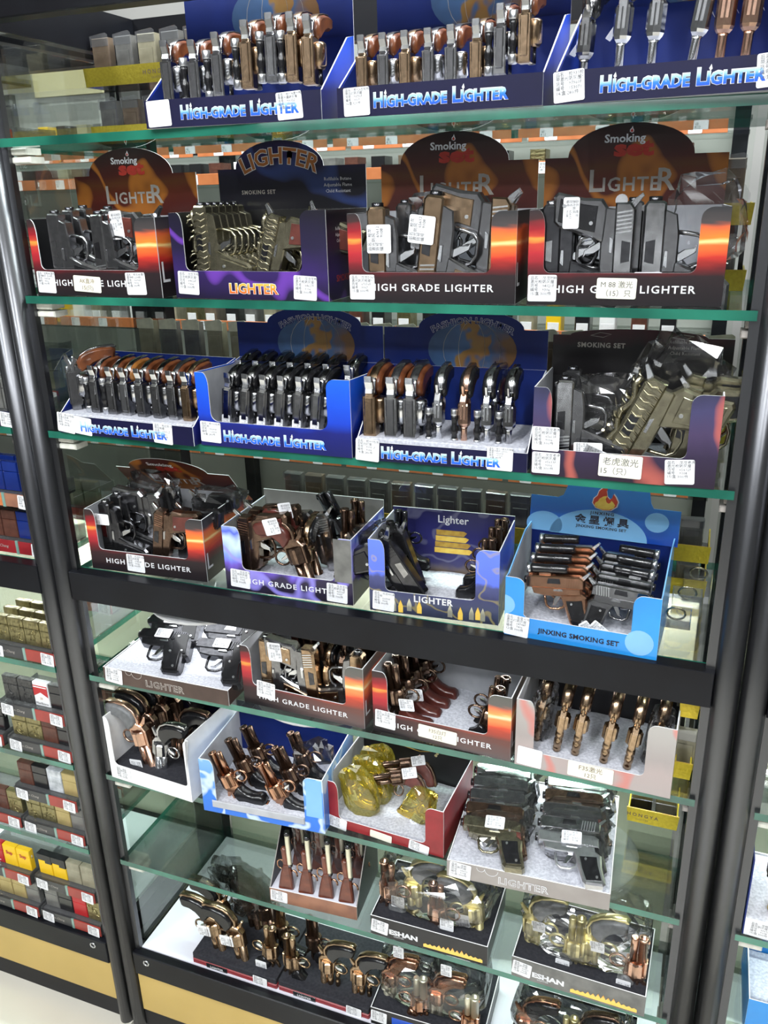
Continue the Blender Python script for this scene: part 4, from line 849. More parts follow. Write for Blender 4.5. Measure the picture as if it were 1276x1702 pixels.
# ------------------------------------------------------------------ the lighters in the boxes
def fill(key, where, group, items):
    for it in items:
        proto, x, y, z, ori, what = it[:6]; k = it[6] if len(it) > 6 else {}
        gun(BOX[key], proto, (x, y, z), ori, f'{what} in {where}', group, **k)
def row(key, where, group, proto, desc, xs, y, z, s, ori='DV', start=0, rows='', **k):
    for i, x in enumerate(xs):
        p = proto[i % len(proto)] if isinstance(proto, (list, tuple)) else proto
        dd = desc[i % len(desc)] if isinstance(desc, (list, tuple)) else desc
        yy = y[i] if isinstance(y, (list, tuple)) else y; zz = z[i] if isinstance(z, (list, tuple)) else z
        gun(BOX[key], p, (x, yy, zz), ori, f'{dd}, {NTH[i + start]} from left {rows}in {where}', group, s=s[i] if isinstance(s, (list, tuple)) else s, **k)
row('A1', 'top tray by gold stand', 'revolver lighters, top tray by gold stand', ['wood', 'wood_t', 'wood_t', 'woodbr_t', 'amber_t', 'woodbr_t', 'wood_br'],
    ['grey wood-grip revolver lighter', 'torch revolver lighter', 'torch revolver lighter', 'bronze torch revolver lighter', 'dark torch revolver lighter', 'bronze torch revolver lighter', 'bronze wood-grip lighter'], [.024, .062, .095, .135, .168, .195, .216], .035, [.026, .024, .03, .04, .045, .044, .04], .82)
row('A2', 'middle top-shelf tray', 'revolver lighters, middle top-shelf tray', ['wood_br', 'wood', 'wood_br', 'wood', 'wood', 'wood_br', 'wood_t', 'woodbr_t'],
    ['bronze wood-grip lighter', 'dark wood-grip lighter', 'bronze wood-grip lighter', 'dark wood-grip lighter', 'dark wood-grip lighter', 'bronze wood-grip lighter', 'torch lighter', 'tall torch lighter'], [.025, .052, .079, .107, .134, .163, .19, .217], .03, [.018, .018, .018, .018, .019, .022, .034, .044], .76)
for i, (p, x, dsc, side_) in enumerate((('grey3', .022, 'smoky', 1), ('silver3', .06, 'chrome', 1), ('silver3', .093, 'bright chrome', 0), ('silver3', .133, 'leaning chrome', -1), ('copper3', .16, 'copper', -1), ('copper3', .184, 'slim copper', -1), ('silver3', .212, 'chrome end', -1))):
    g = gun(BOX['A3'], p, (x, .035, .018 if i == 0 else .03), 'DV', f'{dsc} revolver lighter, {NTH[i]} from left in top tray at frame edge', 'revolver lighters, top tray at frame edge', s=.78, ry=8 if i == 3 else 3)
    if side_: sticker(g, -.062, -.004, .03, .024, TAG_LINES, y=-.011 if side_ > 0 else .011, rot=(0, math.radians(90), math.radians(-35 if side_ > 0 else 215)))
# second shelf
GB1 = 'pistol lighters in the AK box'
fill('B1', 'the AK slip box', GB1, [('p_dark', .046, .022, .112, 'UL', 'dark pistol lighter at the sticker end', dict(s=1.08)), ('p_dark', .05, .048, .116, 'UL', 'dark pistol lighter, second of the stack,', dict(s=1.05)), ('p_dark', .054, .072, .118, 'UL', 'dark pistol lighter, third of the stack,', dict(s=1.05)),
    ('p_smoke', .122, .024, .11, 'UL', 'grey pistol lighter standing mid-window', dict(s=1.08)), ('p_dark', .118, .05, .116, 'UL', 'dark pistol lighter behind the grey one', dict(s=1.05)), ('p_redgrip', .188, .035, .012, 'DR', 'brown-grip pistol lighter with curled tag', dict(s=1.05, ry=-4, stick=(-.1, -.05, 's', .036, .02)))])
fill('B2', 'the purple box', 'antique pistol lighters in the purple box', [('p_antique', .052, .02 + .0165 * i, .118, 'UL', f'olive-brass pistol lighter, {NTH[i]} of the receding row,', dict(s=1.05)) for i in range(6)] +
    [('p_dragon', .135, .022, .01, 'DL', 'dragon-relief pistol lighter with red grip medallion', dict(s=1.05, ry=17)), ('p_dragon', .165, .05, .015, 'DL', 'dragon pistol lighter leaning behind the medallion one', dict(s=1.05, ry=28))])
fill('B3', 'the brown pistol box', 'brown pistol lighters', [('p_brown', .047, .02, .112, 'UL', 'brown pistol lighter by the white sticker flap', dict(s=1.2, stick=(-.045, -.006, 's', .028, .026))), ('p_dark', .068, .06, .115, 'UL', 'dark bagged pistol lighter at the back', dict(s=1.05, film=((-.02, .0, -.02), (.04, .02, .036), 4))),
    ('p_brown', .122, .02, .122, 'UL', 'brown pistol lighter leaning mid-window', dict(s=1.25, ry=7, stick=(-.045, .006, 's', .026, .026))), ('p_dark', .1, .045, .11, 'UL', 'dark pistol lighter behind the leaning brown one', dict(s=1.0, ry=4, stick=(-.05, .0, 's', .028, .026))), ('p_brown', .166, .04, .008, 'DR', 'brown pistol lighter with raised embossed grip', dict(s=1.22, ry=3)), ('p_brown', .172, .07, .016, 'DR', 'brown pistol lighter behind the raised grip', dict(s=1.1))])
fill('B4', 'the M88 box', 'pistol lighters in the M88 box', [('p_black', .036, .02, .11, 'UL', 'black pistol lighter at the sticker end', dict(s=1.12)), ('p_black', .04, .05, .114, 'UL', 'black pistol lighter behind the sticker-end one', dict(s=1.05)), ('p_smoke', .093, .018, .008, 'DR', 'ribbed gunmetal pistol lighter with ring on top', dict(s=1.12, stick=(-.098, -.05, 's', .03, .016))), ('p_dark', .125, .05, .112, 'UL', 'dark pistol lighter behind the ribbed one', dict(s=1.05)),
    ('p_smoke', .15, .022, .112, 'UL', 'bagged brown-grey pistol lighter beside the orange flap', dict(s=1.2, stick=(-.085, .0, 's', .022, .026), film=((-.02, .024, -.035), (.05, .014, .042), 9)))])
MB().lathe([(-.004, .006), (.004, .006)], 14, 'Y').build('lens_ring', 'silver', [o for o in bpy.data.objects if o.name.startswith('pistol_lighter') and 'ring on top' in o.get('label', '')][0], (-.094, 0, .006))
# third shelf
row('C1', 'low tray by black post', 'amber revolver lighters, low tray by black post', ['amber_t', 'amber_t', 'amber', 'amber_dk', 'amber_dk', 'wood', 'wood_br'],
    ['amber-grip torch lighter', 'amber-grip torch lighter', 'amber-grip chrome lighter', 'amber-grip dark lighter', 'amber-grip dark lighter', 'wood-grip chrome lighter', 'wood-grip bronze lighter'], [.058, .09, .115, .143, .172, .2, .225], .035, .03, .8, start=1)
gun(BOX['C1'], 'amber_t', (.018, .04, .03), 'DV', 'amber-grip chrome lighter turned sideways, first from left in low tray by black post', 'amber revolver lighters, low tray by black post', s=.95, rz=-48)
row('C2', 'blue cut-out box', 'black-grip revolver lighters, blue cut-out box', 'blackr', 'smoky black-grip lighter with tag', [.026, .055, .083, .111, .139, .167], .045, .026, .82, 'DV', rows='in front row ', ry=6, stick=(-.016, .0205, 't', .02, .016))
row('C2', 'blue cut-out box', 'black-grip revolver lighters, blue cut-out box', 'blackr', 'smoky black-grip lighter', [.028, .056, .084, .112, .14, .168, .2], .088, .036, .82, 'DV', rows='in back row ')
row('C3', 'low globe-card tray', 'revolver lighters, low globe-card tray', ['wood_br', 'wood', 'wood', 'silver3_t', 'copper3_t', 'silver3_t', 'grey3_t'],
    ['bronze red-grip lighter', 'dark red-grip lighter', 'dark red-grip lighter', 'chrome torch lighter', 'copper torch lighter', 'silver torch lighter', 'smoky torch lighter'], [.016, .046, .072, .108, .142, .172, .2], .03, .024, [.95, .95, .95, .7, .7, .7, .7], 'DV')
row('C3', 'low globe-card tray', 'revolver lighters, low globe-card tray', ['wood', 'wood'], 'bagged wood-grip lighter', [.06, .17], .085, .024, .72, 'DV', rows='of the back row ', film=((-.09, 0, -.02), (.05, .02, .04), 3))
fill('C4', 'the tiger box', 'tiger pistol lighters', [('p_smoke', .046, .024, .116, 'UL', 'bagged smoky pistol lighter at the sticker end', dict(s=1.08, film=((-.03, .012, -.03), (.045, .016, .036), 12))), ('p_dark', .05, .055, .122, 'UL', 'dark pistol lighter behind the bagged one', dict(s=1.05, film=((-.08, 0, -.03), (.05, .02, .05), 22))),
    ('p_antique', .105, .026, .008, 'DL', 'brass tiger-striped pistol lighter in clear bag', dict(s=1.28, ry=24, film=((-.085, -.032, -.01), (.06, .016, .05), 15))), ('p_olive', .178, .034, .012, 'DL', 'brass pistol lighter behind the slanted flap', dict(s=1.08, ry=8)), ('p_olive', .176, .06, .02, 'DL', 'smoky bagged pistol lighter under the card end', dict(s=1.1, ry=10, film=((-.06, -.02, -.01), (.03, .016, .028), 31)))])
for rx_, rr in ((-12, .05), (12, .06)):
    o = sticker(BOX['C4'], rr, .03, .034, .014, TAG_LINES, rx_ + 10, .004, name='loose_tag')
# bar shelf
fill('D1', 'the red bar-shelf box', 'pistol lighters in the red bar-shelf box', [('p_black', .036, .025, .11, 'UL', 'black pistol lighter with paper tag', dict(s=1.05, stick=(-.034, .001, 's', .018, .028))), ('p_black', .042, .05, .116, 'UL', 'black pistol lighter behind the tagged one', dict(s=1.05, stick=(-.034, .001, 's', .018, .028))), ('p_dark', .095, .06, .02, 'DR', 'dark pistol lighter showing its flat grip', dict(s=1.1, ry=-6)), ('p_dark', .1, .085, .022, 'DR', 'bagged dark pistol lighter behind the flat grip', dict(s=1.05, film=((-.08, 0, -.02), (.05, .022, .05), 41))),
    ('p_bronze', .124, .026, .016, 'DL', 'bronze pistol lighter with embossed grip', dict(s=.98, ry=9)), ('p_black', .16, .045, .016, 'DL', 'black pistol lighter behind the embossed grip', dict(s=.95, ry=6)), ('p_dark', .17, .09, .02, 'DL', 'bagged pistol lighter at the card hinge', dict(s=1., film=((-.07, 0, -.03), (.05, .022, .06), 43)))])
fill('D2', 'the purple-swirl box', 'revolver lighters in the purple-swirl box', [('p_bronze', .036, .03, .016, 'DL', 'brown upright pistol lighter at the white flap', dict(s=1.06)), ('p_bronze', .04, .06, .018, 'DL', 'brown pistol lighter behind the upright one', dict(s=1.06)), ('brown_r', .125, .025, .004, 'DR', 'red-grip revolver lighter tagged on its back', dict(s=0.994, ry=-16, stick=(-.125, -.03, 's', .026, .026))), ('brown_r', .118, .06, .01, 'DR', 'red-grip revolver lighter behind the tagged one', dict(s=0.994, ry=-12, stick=(-.128, -.02, 's', .026, .022))), ('p_smoke', .14, .08, .016, 'DR', 'smoky pistol lighter mid-box', dict(s=1.03, ry=-10)),
    ('bronze_l', .122, .045, .01, 'DV', 'ringed copper-tube lighter mid-box', dict(s=.8)), ('brown_r', .178, .04, .018, 'DL', 'red-grip revolver lighter behind the dark flap', dict(s=.8, ry=30)), ('black_rev', .132, .1, .14, 'UL', 'black twin-tube lighter leaning at the grey back', dict(s=1.0, ry=-28)), ('dark_r', .185, .07, .125, 'UL', 'dark bronze lighter, muzzle up by the side', dict(s=.85)), ('dark_r', .19, .1, .13, 'UL', 'dark bronze lighter, muzzle up in the back corner', dict(s=.85))])
fill('D3', 'the bullet-print box', 'black pistol lighters in the bullet-print box', [('p_black', .062, .024, .012, 'DR', 'black ribbed pistol lighter leaning to the foam', dict(s=1.15, ry=-34)), ('p_black', .05, .05, .016, 'DR', 'bagged black pistol lighter behind the ribbed one', dict(s=1.05, ry=-20, film=((-.07, 0, -.03), (.05, .02, .045), 51))), ('black_rev', .028, .09, .125, 'UL', 'black revolver lighter, muzzle up in back corner', dict(s=.75)), ('black_rev', .024, .06, .118, 'UL', 'black revolver lighter, muzzle up at the cut side', dict(s=.75)),
    ('dark_r', .16, .045, .112, 'UR', 'dark revolver lighter at the blue flap', dict(s=.8)), ('dark_r', .164, .075, .118, 'UR', 'dark revolver lighter behind the flap one', dict(s=.8)), ('dark_r', .168, .1, .122, 'UR', 'dark revolver lighter at the printed back', dict(s=.8))])
fill('D4', 'the sky-blue box', 'torch pistol lighters in the sky-blue box', [('p_copper', .024, .024 + i * .024, .066 + i * .005, 'ML', f'copper torch pistol lighter, {NTH[i]} of the muzzle-left stack,', dict(s=.84, rx=-8, ry=-5)) for i in range(4)] +
    [('p_smoke' if i == 0 else 'p_gm3', .184, .022 + i * .024, .066 + i * .005, 'MR', f'grey torch pistol lighter, {NTH[i]} of the muzzle-right stack,', dict(s=.8, rx=-8, ry=3)) for i in range(4)])
for xx, aa in ((.098, 50), (.112, 35)): sticker(BOX['D4'], xx, .03, .026, .014, TAG_LINES, aa, .005, name='loose_tag')
# first shelf below the bar
fill('E1', 'the brown tray', 'black pistol lighters in the brown tray', [('p_black', .03 + (i > 2) * .115, .065 + (i % 3) * .03, .05 + (i % 3) * .012, 'ML', f'black pistol lighter, {NTH[i % 3]} of the {"tagged" if i < 3 else "second"} stack,', dict(s=1.05, rx=-66, ry=-4, stick=(-.032, .002, 's', .028, .018) if i % 3 == 0 or i == 1 else None)) for i in range(6)])
fill('E2', 'the GRADE LIGHTER box', 'bronze pistol lighters under the bar', [('p_brown', .048, .024, .112, 'UL', 'bronze pistol lighter at the red flap', dict(s=1.1)), ('p_bronze', .052, .055, .118, 'UL', 'dark bronze pistol lighter behind the flap one', dict(s=1.02)), ('p_brown', .108, .022, .012, 'DR', 'bronze pistol lighter with tag on red grip', dict(s=1.08, ry=-4, stick=(-.098, -.052, 's', .03, .022))), ('p_bronze', .115, .05, .018, 'DR', 'dark pistol lighter with grey tag behind', dict(s=1.1, ry=-8, stick=(-.098, -.05, 's', .03, .024))), ('bronze_l', .135, .045, .012, 'DV', 'slim tube lighter mid-box', dict(s=.78)), ('dark_r', .152, .07, .014, 'DV', 'dark tube lighter at the back', dict(s=.85)), ('p_brown', .18, .03, .112, 'UR', 'bronze pistol lighter behind the orange flap', dict(s=1.08)), ('p_bronze', .188, .07, .118, 'UR', 'dark pistol lighter in the back corner', dict(s=1.05))])
fill('E3', 'the half-empty F35 box', 'banded-grip lighters', [('brown_r', .026 + i * .004, .024 + i * .028, .108 + i * .002, 'UL', f'banded-grip lighter, {NTH[i]} of the long row,', dict(s=0.918, ry=-8, stick=(-.078, -.004, 'd', .026, .022) if i < 2 else None)) for i in range(4)] + [('dark_r', .178, .03 + i * .03, .1, 'UR', f'banded-grip lighter, {NTH[i]} of the short row,', dict(s=0.896, ry=6)) for i in range(2)])
row('E4', 'the silvery F35 box', 'ringed brass lighters', 'ringed', ['bagged ringed brass lighter', 'ringed brass lighter', 'ringed brass lighter', 'ringed brass lighter', 'ringed brass lighter', 'bagged ringed brass lighter'], [.022, .054, .08, .12, .152, .182], [.045, .03, .03, .026, .024, .04], .022, .72, 'DV', ry=7)
fill('E4', 'the silvery F35 box', 'ringed brass lighters', [('p_bronze', .075 + i * .036, .09, .1, 'ML', f'copper pistol lighter, {NTH[i]} at the back', dict(s=.75, rz=75)) for i in range(3)])
for i in (0, 5):
    g = [o for o in bpy.data.objects if o.get('label', '').startswith(f'bagged ringed brass lighter, {NTH[i]}')][0]; bag(g, (-.06, 0, -.01), (.065, .022, .03), 60 + i)
# white box, striped box, red box, foam tray
fill('F1', 'the white box', 'dark revolver lighters in the white box', [('rose_r', .06, .03, .02, 'DR', 'rose-gold barrel revolver lighter with tag', dict(s=1.06, ry=-9, stick=(-.02, .002, 'd', .026, .02))), ('dark_r', .054, .06, .022, 'DR', 'dark revolver lighter behind the rose-gold one', dict(s=1.06, ry=-8)), ('dark_r', .058, .09, .025, 'DR', 'dark revolver lighter, third grip of the row,', dict(s=1.06, ry=-8)), ('dark_r', .064, .118, .03, 'DR', 'dark revolver lighter, last grip of the row,', dict(s=1.06, ry=-8)), ('chrome_r', .096, .03, .014, 'DL', 'smoky revolver lighter with black slab grip', dict(s=0.972, ry=6)), ('dark_r', .11, .07, .02, 'DL', 'dark revolver lighter behind the slab grip', dict(s=0.994, ry=8)), ('black_rev', .12, .11, .03, 'DL', 'black revolver lighter in the back shade', dict(s=0.994))])
fill('F2', 'the blue striped box', 'copper revolver lighters', [('copper_r', .024, .022, .108, 'UL', 'bright copper revolver lighter in front', dict(s=.93, ry=-22)), ('dark_r', .036, .058, .112, 'UL', 'dark copper revolver lighter behind the bright one', dict(s=.93, ry=-22)), ('dark_r', .05, .09, .118, 'UL', 'dark copper revolver lighter in the back corner', dict(s=.93, ry=-20)), ('copper_r', .108, .026, .1, 'UL', 'copper revolver lighter beside the pale flap', dict(s=.93, ry=-24)), ('dark_r', .12, .062, .108, 'UL', 'dark copper revolver lighter behind the flap', dict(s=.93, ry=-22)), ('dark_r', .135, .098, .115, 'UL', 'bagged dark revolver lighter at the blue back', dict(s=.93, ry=-16, film=((-.07, 0, -.02), (.06, .03, .045), 71)))])
fill('F3', 'the red box', 'cellophane-wrapped lighters', [('gold_r', .028 + i * .004, .03 + i * .034, .095 - .0 * i, 'UL', f'yellow-wrapped revolver lighter, {NTH[i]} of the bundle,', dict(s=.6, ry=-14, film=((-.07, 0, -.015), (.075, .026, .05), 80 + i), filmmat='cellophane_yellow', stick=(-.09, -.01, 's', .034, .024))) for i in range(3)] + [('brown_r', .068, .045, .07, 'ML', 'brown revolver lighter with white tag', dict(s=.7, rx=-30, ry=-20, stick=(-.075, .0, 's', .036, .024))), ('brown_r', .072, .075, .075, 'ML', 'brown revolver lighter behind the tagged one', dict(s=.7, rx=-30, ry=-20, stick=(-.075, .0, 's', .034, .022))), ('gold_r', .17, .04, .085, 'UR', 'yellow-wrapped revolver lighter beside the red flap', dict(s=.6, ry=26, film=((-.06, 0, -.01), (.055, .022, .04), 90), filmmat='cellophane_yellow', stick=(-.085, -.01, 's', .036, .026)))])
for i in range(6):
    for j, (px_, protos) in enumerate(((.012, ['p_olive', 'p_bronze', 'p_dark', 'p_dark', 'p_dark', 'p_black']), (.128, ['p_silver', 'p_smoke', 'p_dark', 'p_bronze', 'p_dark', 'p_dark']))):
        gun(BOX['F4'], protos[i], (px_, .05 + i * .025, .05 + i * .006), 'ML', f'film-wrapped pistol lighter, {NTH[i]} of the {("dark", "silver-fronted")[j]} stack in the foam tray', 'film-wrapped pistol lighters', s=.98, rx=-66 if i else -74, ry=-4, stick=(-.036, .0, 's', .03, .022) if i == 0 else None, film=((-.055, 0, -.015), (.062, .015, .034), 100 + i * 2 + j) if i else None)
# lowest shelf
for i in range(4):
    gun(BOX['G1'], 'rifle', (.026 + i * .0375, .022, .136), 'UR', f'wood-stock rifle lighter, {NTH[i]} from left in front row of the rifle box', 'rifle lighters', s=.98, ry=-4, rx=-6)
    gun(BOX['G1'], 'rifle', (.03 + i * .0375, .075, .138), 'UR', f'bagged rifle lighter, {NTH[i]} from left in back row of the rifle box', 'rifle lighters', s=.98, ry=-3, rx=-4, film=((-.05, 0, 0), (.06, .014, .016), 120 + i))
fill('G2', 'the tray beside the rifles', 'film-covered revolver lighters beside the rifles', [('rose_r', .026, .035, .128, 'UL', 'rose-gold revolver lighter, muzzle up', dict(s=0.968, stick=(-.082, -.004, 'd', .024, .024))), ('pale_r', .07, .05, .014, 'DL', 'pale-gold grey-grip revolver lighter', dict(s=1.01, ry=-4)), ('rose_r', .114, .025, .118, 'UL', 'rose-gold tagged revolver lighter mid-tray', dict(s=0.968, stick=(-.082, -.004, 'd', .024, .024))), ('pale_r', .168, .038, .008, 'DR', 'pale-gold revolver lighter tilting its grey grip', dict(s=1.01, ry=-4, stick=(-.06, .0, 'd', .024, .024)))])
fill('G3', 'the tray by silver post', 'film-covered revolver lighters by the silver post', [('pale_r', .03, .045, .012, 'DL', 'pale-gold grey-grip revolver lighter, first,', dict(s=0.99, ry=-3, stick=(-.06, .004, 'd', .022, .02))), ('pale_r', .087, .03, .125, 'UR', 'pale-gold revolver lighter, muzzle up', dict(s=0.99, stick=(-.08, .0, 'd', .022, .02))), ('pale_r', .122, .04, .01, 'DL', 'pale-gold grey-grip revolver lighter, second,', dict(s=1.01, ry=-3, stick=(-.06, .004, 'd', .022, .02))), ('rose_r', .18, .026, .125, 'UR', 'rose-gold revolver lighter, muzzle up', dict(s=0.99, stick=(-.08, .0, 'd', .022, .02)))])
for k, n_ in (('G2', 131), ('G3', 132), ('H3', 133), ('H4', 134)):
    bag(BOX[k], (.1, .07, .085), (.1, .062, .05), n_, 'plastic_film', 'film_cover', 26, 14, .05)
# bottom
fill('H1', 'the corner bottom tray', 'revolver lighters in the corner bottom tray', [('bronze_r', .04, .03, .012, 'DR', 'bronze revolver lighter with tag at the corner', dict(s=1.08, ry=-6, stick=(-.07, .004, 'd', .026, .022))), ('bronze_r', .034, .07, .014, 'DR', 'bronze revolver lighter behind the corner one', dict(s=1.08, ry=-6)), ('bronze_r', .094, .024, .012, 'DR', 'bronze tagged revolver lighter mid-tray', dict(s=1.08, ry=-6, stick=(-.07, .004, 'd', .026, .022))), ('dark_r', .08, .1, .02, 'DR', 'bagged dark revolver lighter, first', dict(s=1.1, ry=-6, film=((-.1, 0, -.02), (.06, .026, .05), 141))), ('brown_r', .12, .09, .02, 'DR', 'bagged brown revolver lighter, second', dict(s=1.1, ry=-6, film=((-.1, 0, -.02), (.06, .026, .05), 142))), ('bronze_r', .156, .03, .118, 'UR', 'bronze twin-barrel lighter, muzzle up,', dict(s=0.968, stick=(-.08, .0, 'd', .024, .022))), ('bronze_r', .165, .075, .125, 'UL', 'bronze lighter, muzzle up behind,', dict(s=0.968))])
fill('H2', 'the red-edged tray by silver barrels', 'revolver lighters, second bottom tray', [('bronze_r', .024, .025, .115, 'UL', 'bronze twin-barrel lighter, muzzle up,', dict(s=0.968)), ('dark_r', .05, .07, .125, 'UL', 'copper lighter, muzzle up behind,', dict(s=0.968)), ('bronze_l', .095, .03, .012, 'DL', 'bronze ring-tube revolver lighter', dict(s=0.99, ry=2)), ('bronze_l', .158, .03, .008, 'DL', 'bronze revolver lighter at the tray end', dict(s=0.99, ry=2))])
fill('H3', 'the silver-barrel tray', 'silver-barrelled revolver lighters', [('silverbar', .03, .04, .02, 'DL', 'silver-barrel copper revolver lighter, first,', dict(s=0.968, stick=(-.126, -.026, 's', .026, .02))), ('silverbar', .082, .02, .12, 'UR', 'silver-barrel lighter, muzzle up, first,', dict(s=0.968)), ('silverbar', .118, .035, .014, 'DL', 'silver-barrel copper revolver lighter, second,', dict(s=0.968, stick=(-.126, -.026, 's', .026, .02))), ('silverbar', .175, .016, .115, 'UR', 'silver-barrel lighter, muzzle up, second,', dict(s=0.968)), ('chrome_r', .1, .08, .13, 'UR', 'chrome lighter, muzzle up behind,', dict(s=0.968))])
fill('H4', 'the last bottom tray', 'revolver lighters, last bottom tray', [('copper_r', .03, .04, .014, 'DL', 'copper revolver lighter, first,', dict(s=0.99)), ('pale_r', .095, .03, .125, 'UR', 'pale-gold lighter, muzzle up,', dict(s=0.99)), ('dark_r', .125, .04, .02, 'DL', 'dark revolver lighter, second,', dict(s=0.99)), ('silverbar', .18, .03, .12, 'UR', 'silver-barrel lighter, muzzle up at end,', dict(s=0.968))])
# ------------------------------------------------------------------ gold stands with wrapped packets at the back of the shelves
PK = {}
def packet_mesh(m, h, kind):
    k = (m, h, kind)
    if k not in PK:
        body = MB().bbox(-.016, .016, 0, .016, 0, h, .002).mesh('sleeve', m)
        flap = MB().prism([(-.0165, h - .012), (.0165, h - .012), (.0165, h + .003), (.012, h + .006), (-.0165, h + .003)], -.0012, -.0004).mesh('flap', 'pale_flap' if kind else 'clear_plastic')
        mark = MB().bbox(-.011, .011, -.0012, 0, h * .12, h * .7, .0005).mesh('face_plate', m)
        PK[k] = (body, flap, mark)
    return PK[k]
def packets(xs, y, z, h, mats, where, group, kind=0, rz=0):
    for i, x in enumerate(xs):
        m = mats[i % len(mats)]; e = empty('wrapped_packet', (x, y, z), math.radians(rz + random.uniform(-4, 4)))
        nm = dict(packet_grey='grey', packet_brown='brown', packet_olive='olive', packet_black='black')[m]
        tag(e, f'{nm} film-wrapped packet, {(NTH + ["tenth", "eleventh", "twelfth"])[i]} from left, {where}', 'packet', group)
        for n_, me in zip(('sleeve', 'flap', 'face_plate'), packet_mesh(m, h, kind)): link(n_, me, e)
def gold_stand(label, short, x0, x1, y, tiers, ph, mats, n=None, mat='goldcard', letters=None, bh=.026, depth=.075, kind=0, base=None):
    e = empty('gold_stand', (x0, y, base if base is not None else tiers[0])); tag(e, label, 'display stand', 'gold packet stands')
    z0 = e.location.z; W = x1 - x0
    for i, tz in enumerate(tiers):
        t = MB().prism([(0, tz - z0), (W, tz - z0), (W + .002, tz - z0 + bh), (-.002, tz - z0 + bh)], 0, .002, 0, 0, 1).build('front_band', (mat, 'gold_ink'), e)
        if letters and i == len(tiers) - 1:
            text(t, letters, (W * .62 if W > .12 else W * .3, -.0006, tz - z0 + bh * .45), .0085, 'ink_brown', space=1.5, off=.0002); text(t, 'LIGHTER', (W * .62 if W > .12 else W * .3, -.0006, tz - z0 + bh * .2), .0042, 'ink_brown', space=1.2)
        MB().box(0, W, .002, depth, tz - z0, tz - z0 + .003).build('tier_floor', 'packet_black', e)
        for xx in (0, W - .002): MB().box(xx, xx + .002, .002, depth, tz - z0, tz - z0 + bh).build('end_panel', mat, e)
        if i:
            for xx in (.002, W - .008): MB().box(xx, xx + .006, depth - .006, depth, tiers[i - 1] - z0 + .003, tz - z0).build('riser', 'packet_black', e)
        k = n or max(1, int(W / .037))
        xs = [x0 + W * (j + .5) / k for j in range(k)]
        packets(xs, y + .018, tz + .003, ph[i], mats[i:] + mats[:i], f'{["lower", "upper"][i] if len(tiers) > 1 else "only"} tier of {short}', 'packets on ' + short, kind)
    return e
MX = ['packet_grey', 'packet_brown', 'packet_grey', 'packet_olive']
S_ = .0004
gold_stand('gold card stand with HONGYA lettering behind the top-shelf trays', 'the HONGYA top-shelf stand', -.945, -.735, .2, [SH['A'] + S_, 1.779], [.06, .066], MX, letters='HONGYA')
gold_stand('gold card stand on the second shelf beside the M88 box', 'the second-shelf gold stand', -.14, .032, .19, [SH['B'] + S_, 1.566], [.06, .075], ['packet_black', 'packet_grey', 'packet_grey', 'packet_brown'], n=3)
gold_stand('pale-edged dark stand of packets behind the amber revolvers', 'the pale-edged stand', -.925, -.7, .2, [1.352], [.066], ['packet_olive', 'packet_grey', 'packet_grey', 'packet_olive'], mat='packet_black', bh=.012, kind=1, n=5)
gold_stand('gold card stand on the third shelf behind the tiger box', 'the third-shelf gold stand', -.24, .034, .2, [SH['C'] + S_, 1.344], [.055, .075], ['packet_olive', 'packet_brown', 'packet_olive', 'packet_grey'], kind=1)
gold_stand('gold card stand behind the blue cut-out box', 'the globe-card stand', -.66, -.27, .24, [1.345], [.07], ['packet_olive', 'packet_grey', 'packet_brown'], kind=1)
gold_stand('long gold card stand behind the bar-shelf boxes', 'the long bar-shelf stand', -.66, -.19, .2, [1.1], [.07], ['packet_grey', 'packet_brown', 'packet_grey', 'packet_grey'])
gold_stand('two-tier gold stand beside the sky-blue box', 'the stand beside the sky-blue box', -.075, .03, .2, [SH['D'] + S_ + .006, 1.103], [.05, .056], ['packet_grey', 'packet_olive'], n=2, mat='goldfoil')
gold_stand('narrow yellow foil stand beside the silvery F35 box', 'the narrow foil stand', .014, .036, .04, [SH['E'] + S_, .945], [.06, .02], ['packet_olive'], n=1, mat='goldfoil', depth=.05)
gold_stand('yellow foil band stand with letters beside the foam tray', 'the lettered foil stand', -.045, .03, .15, [.667], [.04], ['packet_black', 'packet_grey'], n=2, mat='goldfoil', letters='HONGYA')
# empty clear cases in the corner of the bar shelf
for i in range(3):
    e = empty('clear_case', (-.005 + .012 * i, .1 + i * .045, SH['D'] + S_)); tag(e, f'clear plastic case of rings on the bar shelf corner, {NTH[i]} from the front', 'case', 'clear cases on the bar shelf')
    MB().bbox(-.02, .02, 0, .03, 0, .02 + .012 * i, .002).build('case_body', 'clear_plastic', e); MB().tube([(.012 * math.cos(t_ * .5236), .004, .022 + .012 * i + .009 * math.sin(t_ * .5236)) for t_ in range(12)], .0016, 6, 0, True).build('ring', 'antique', e)
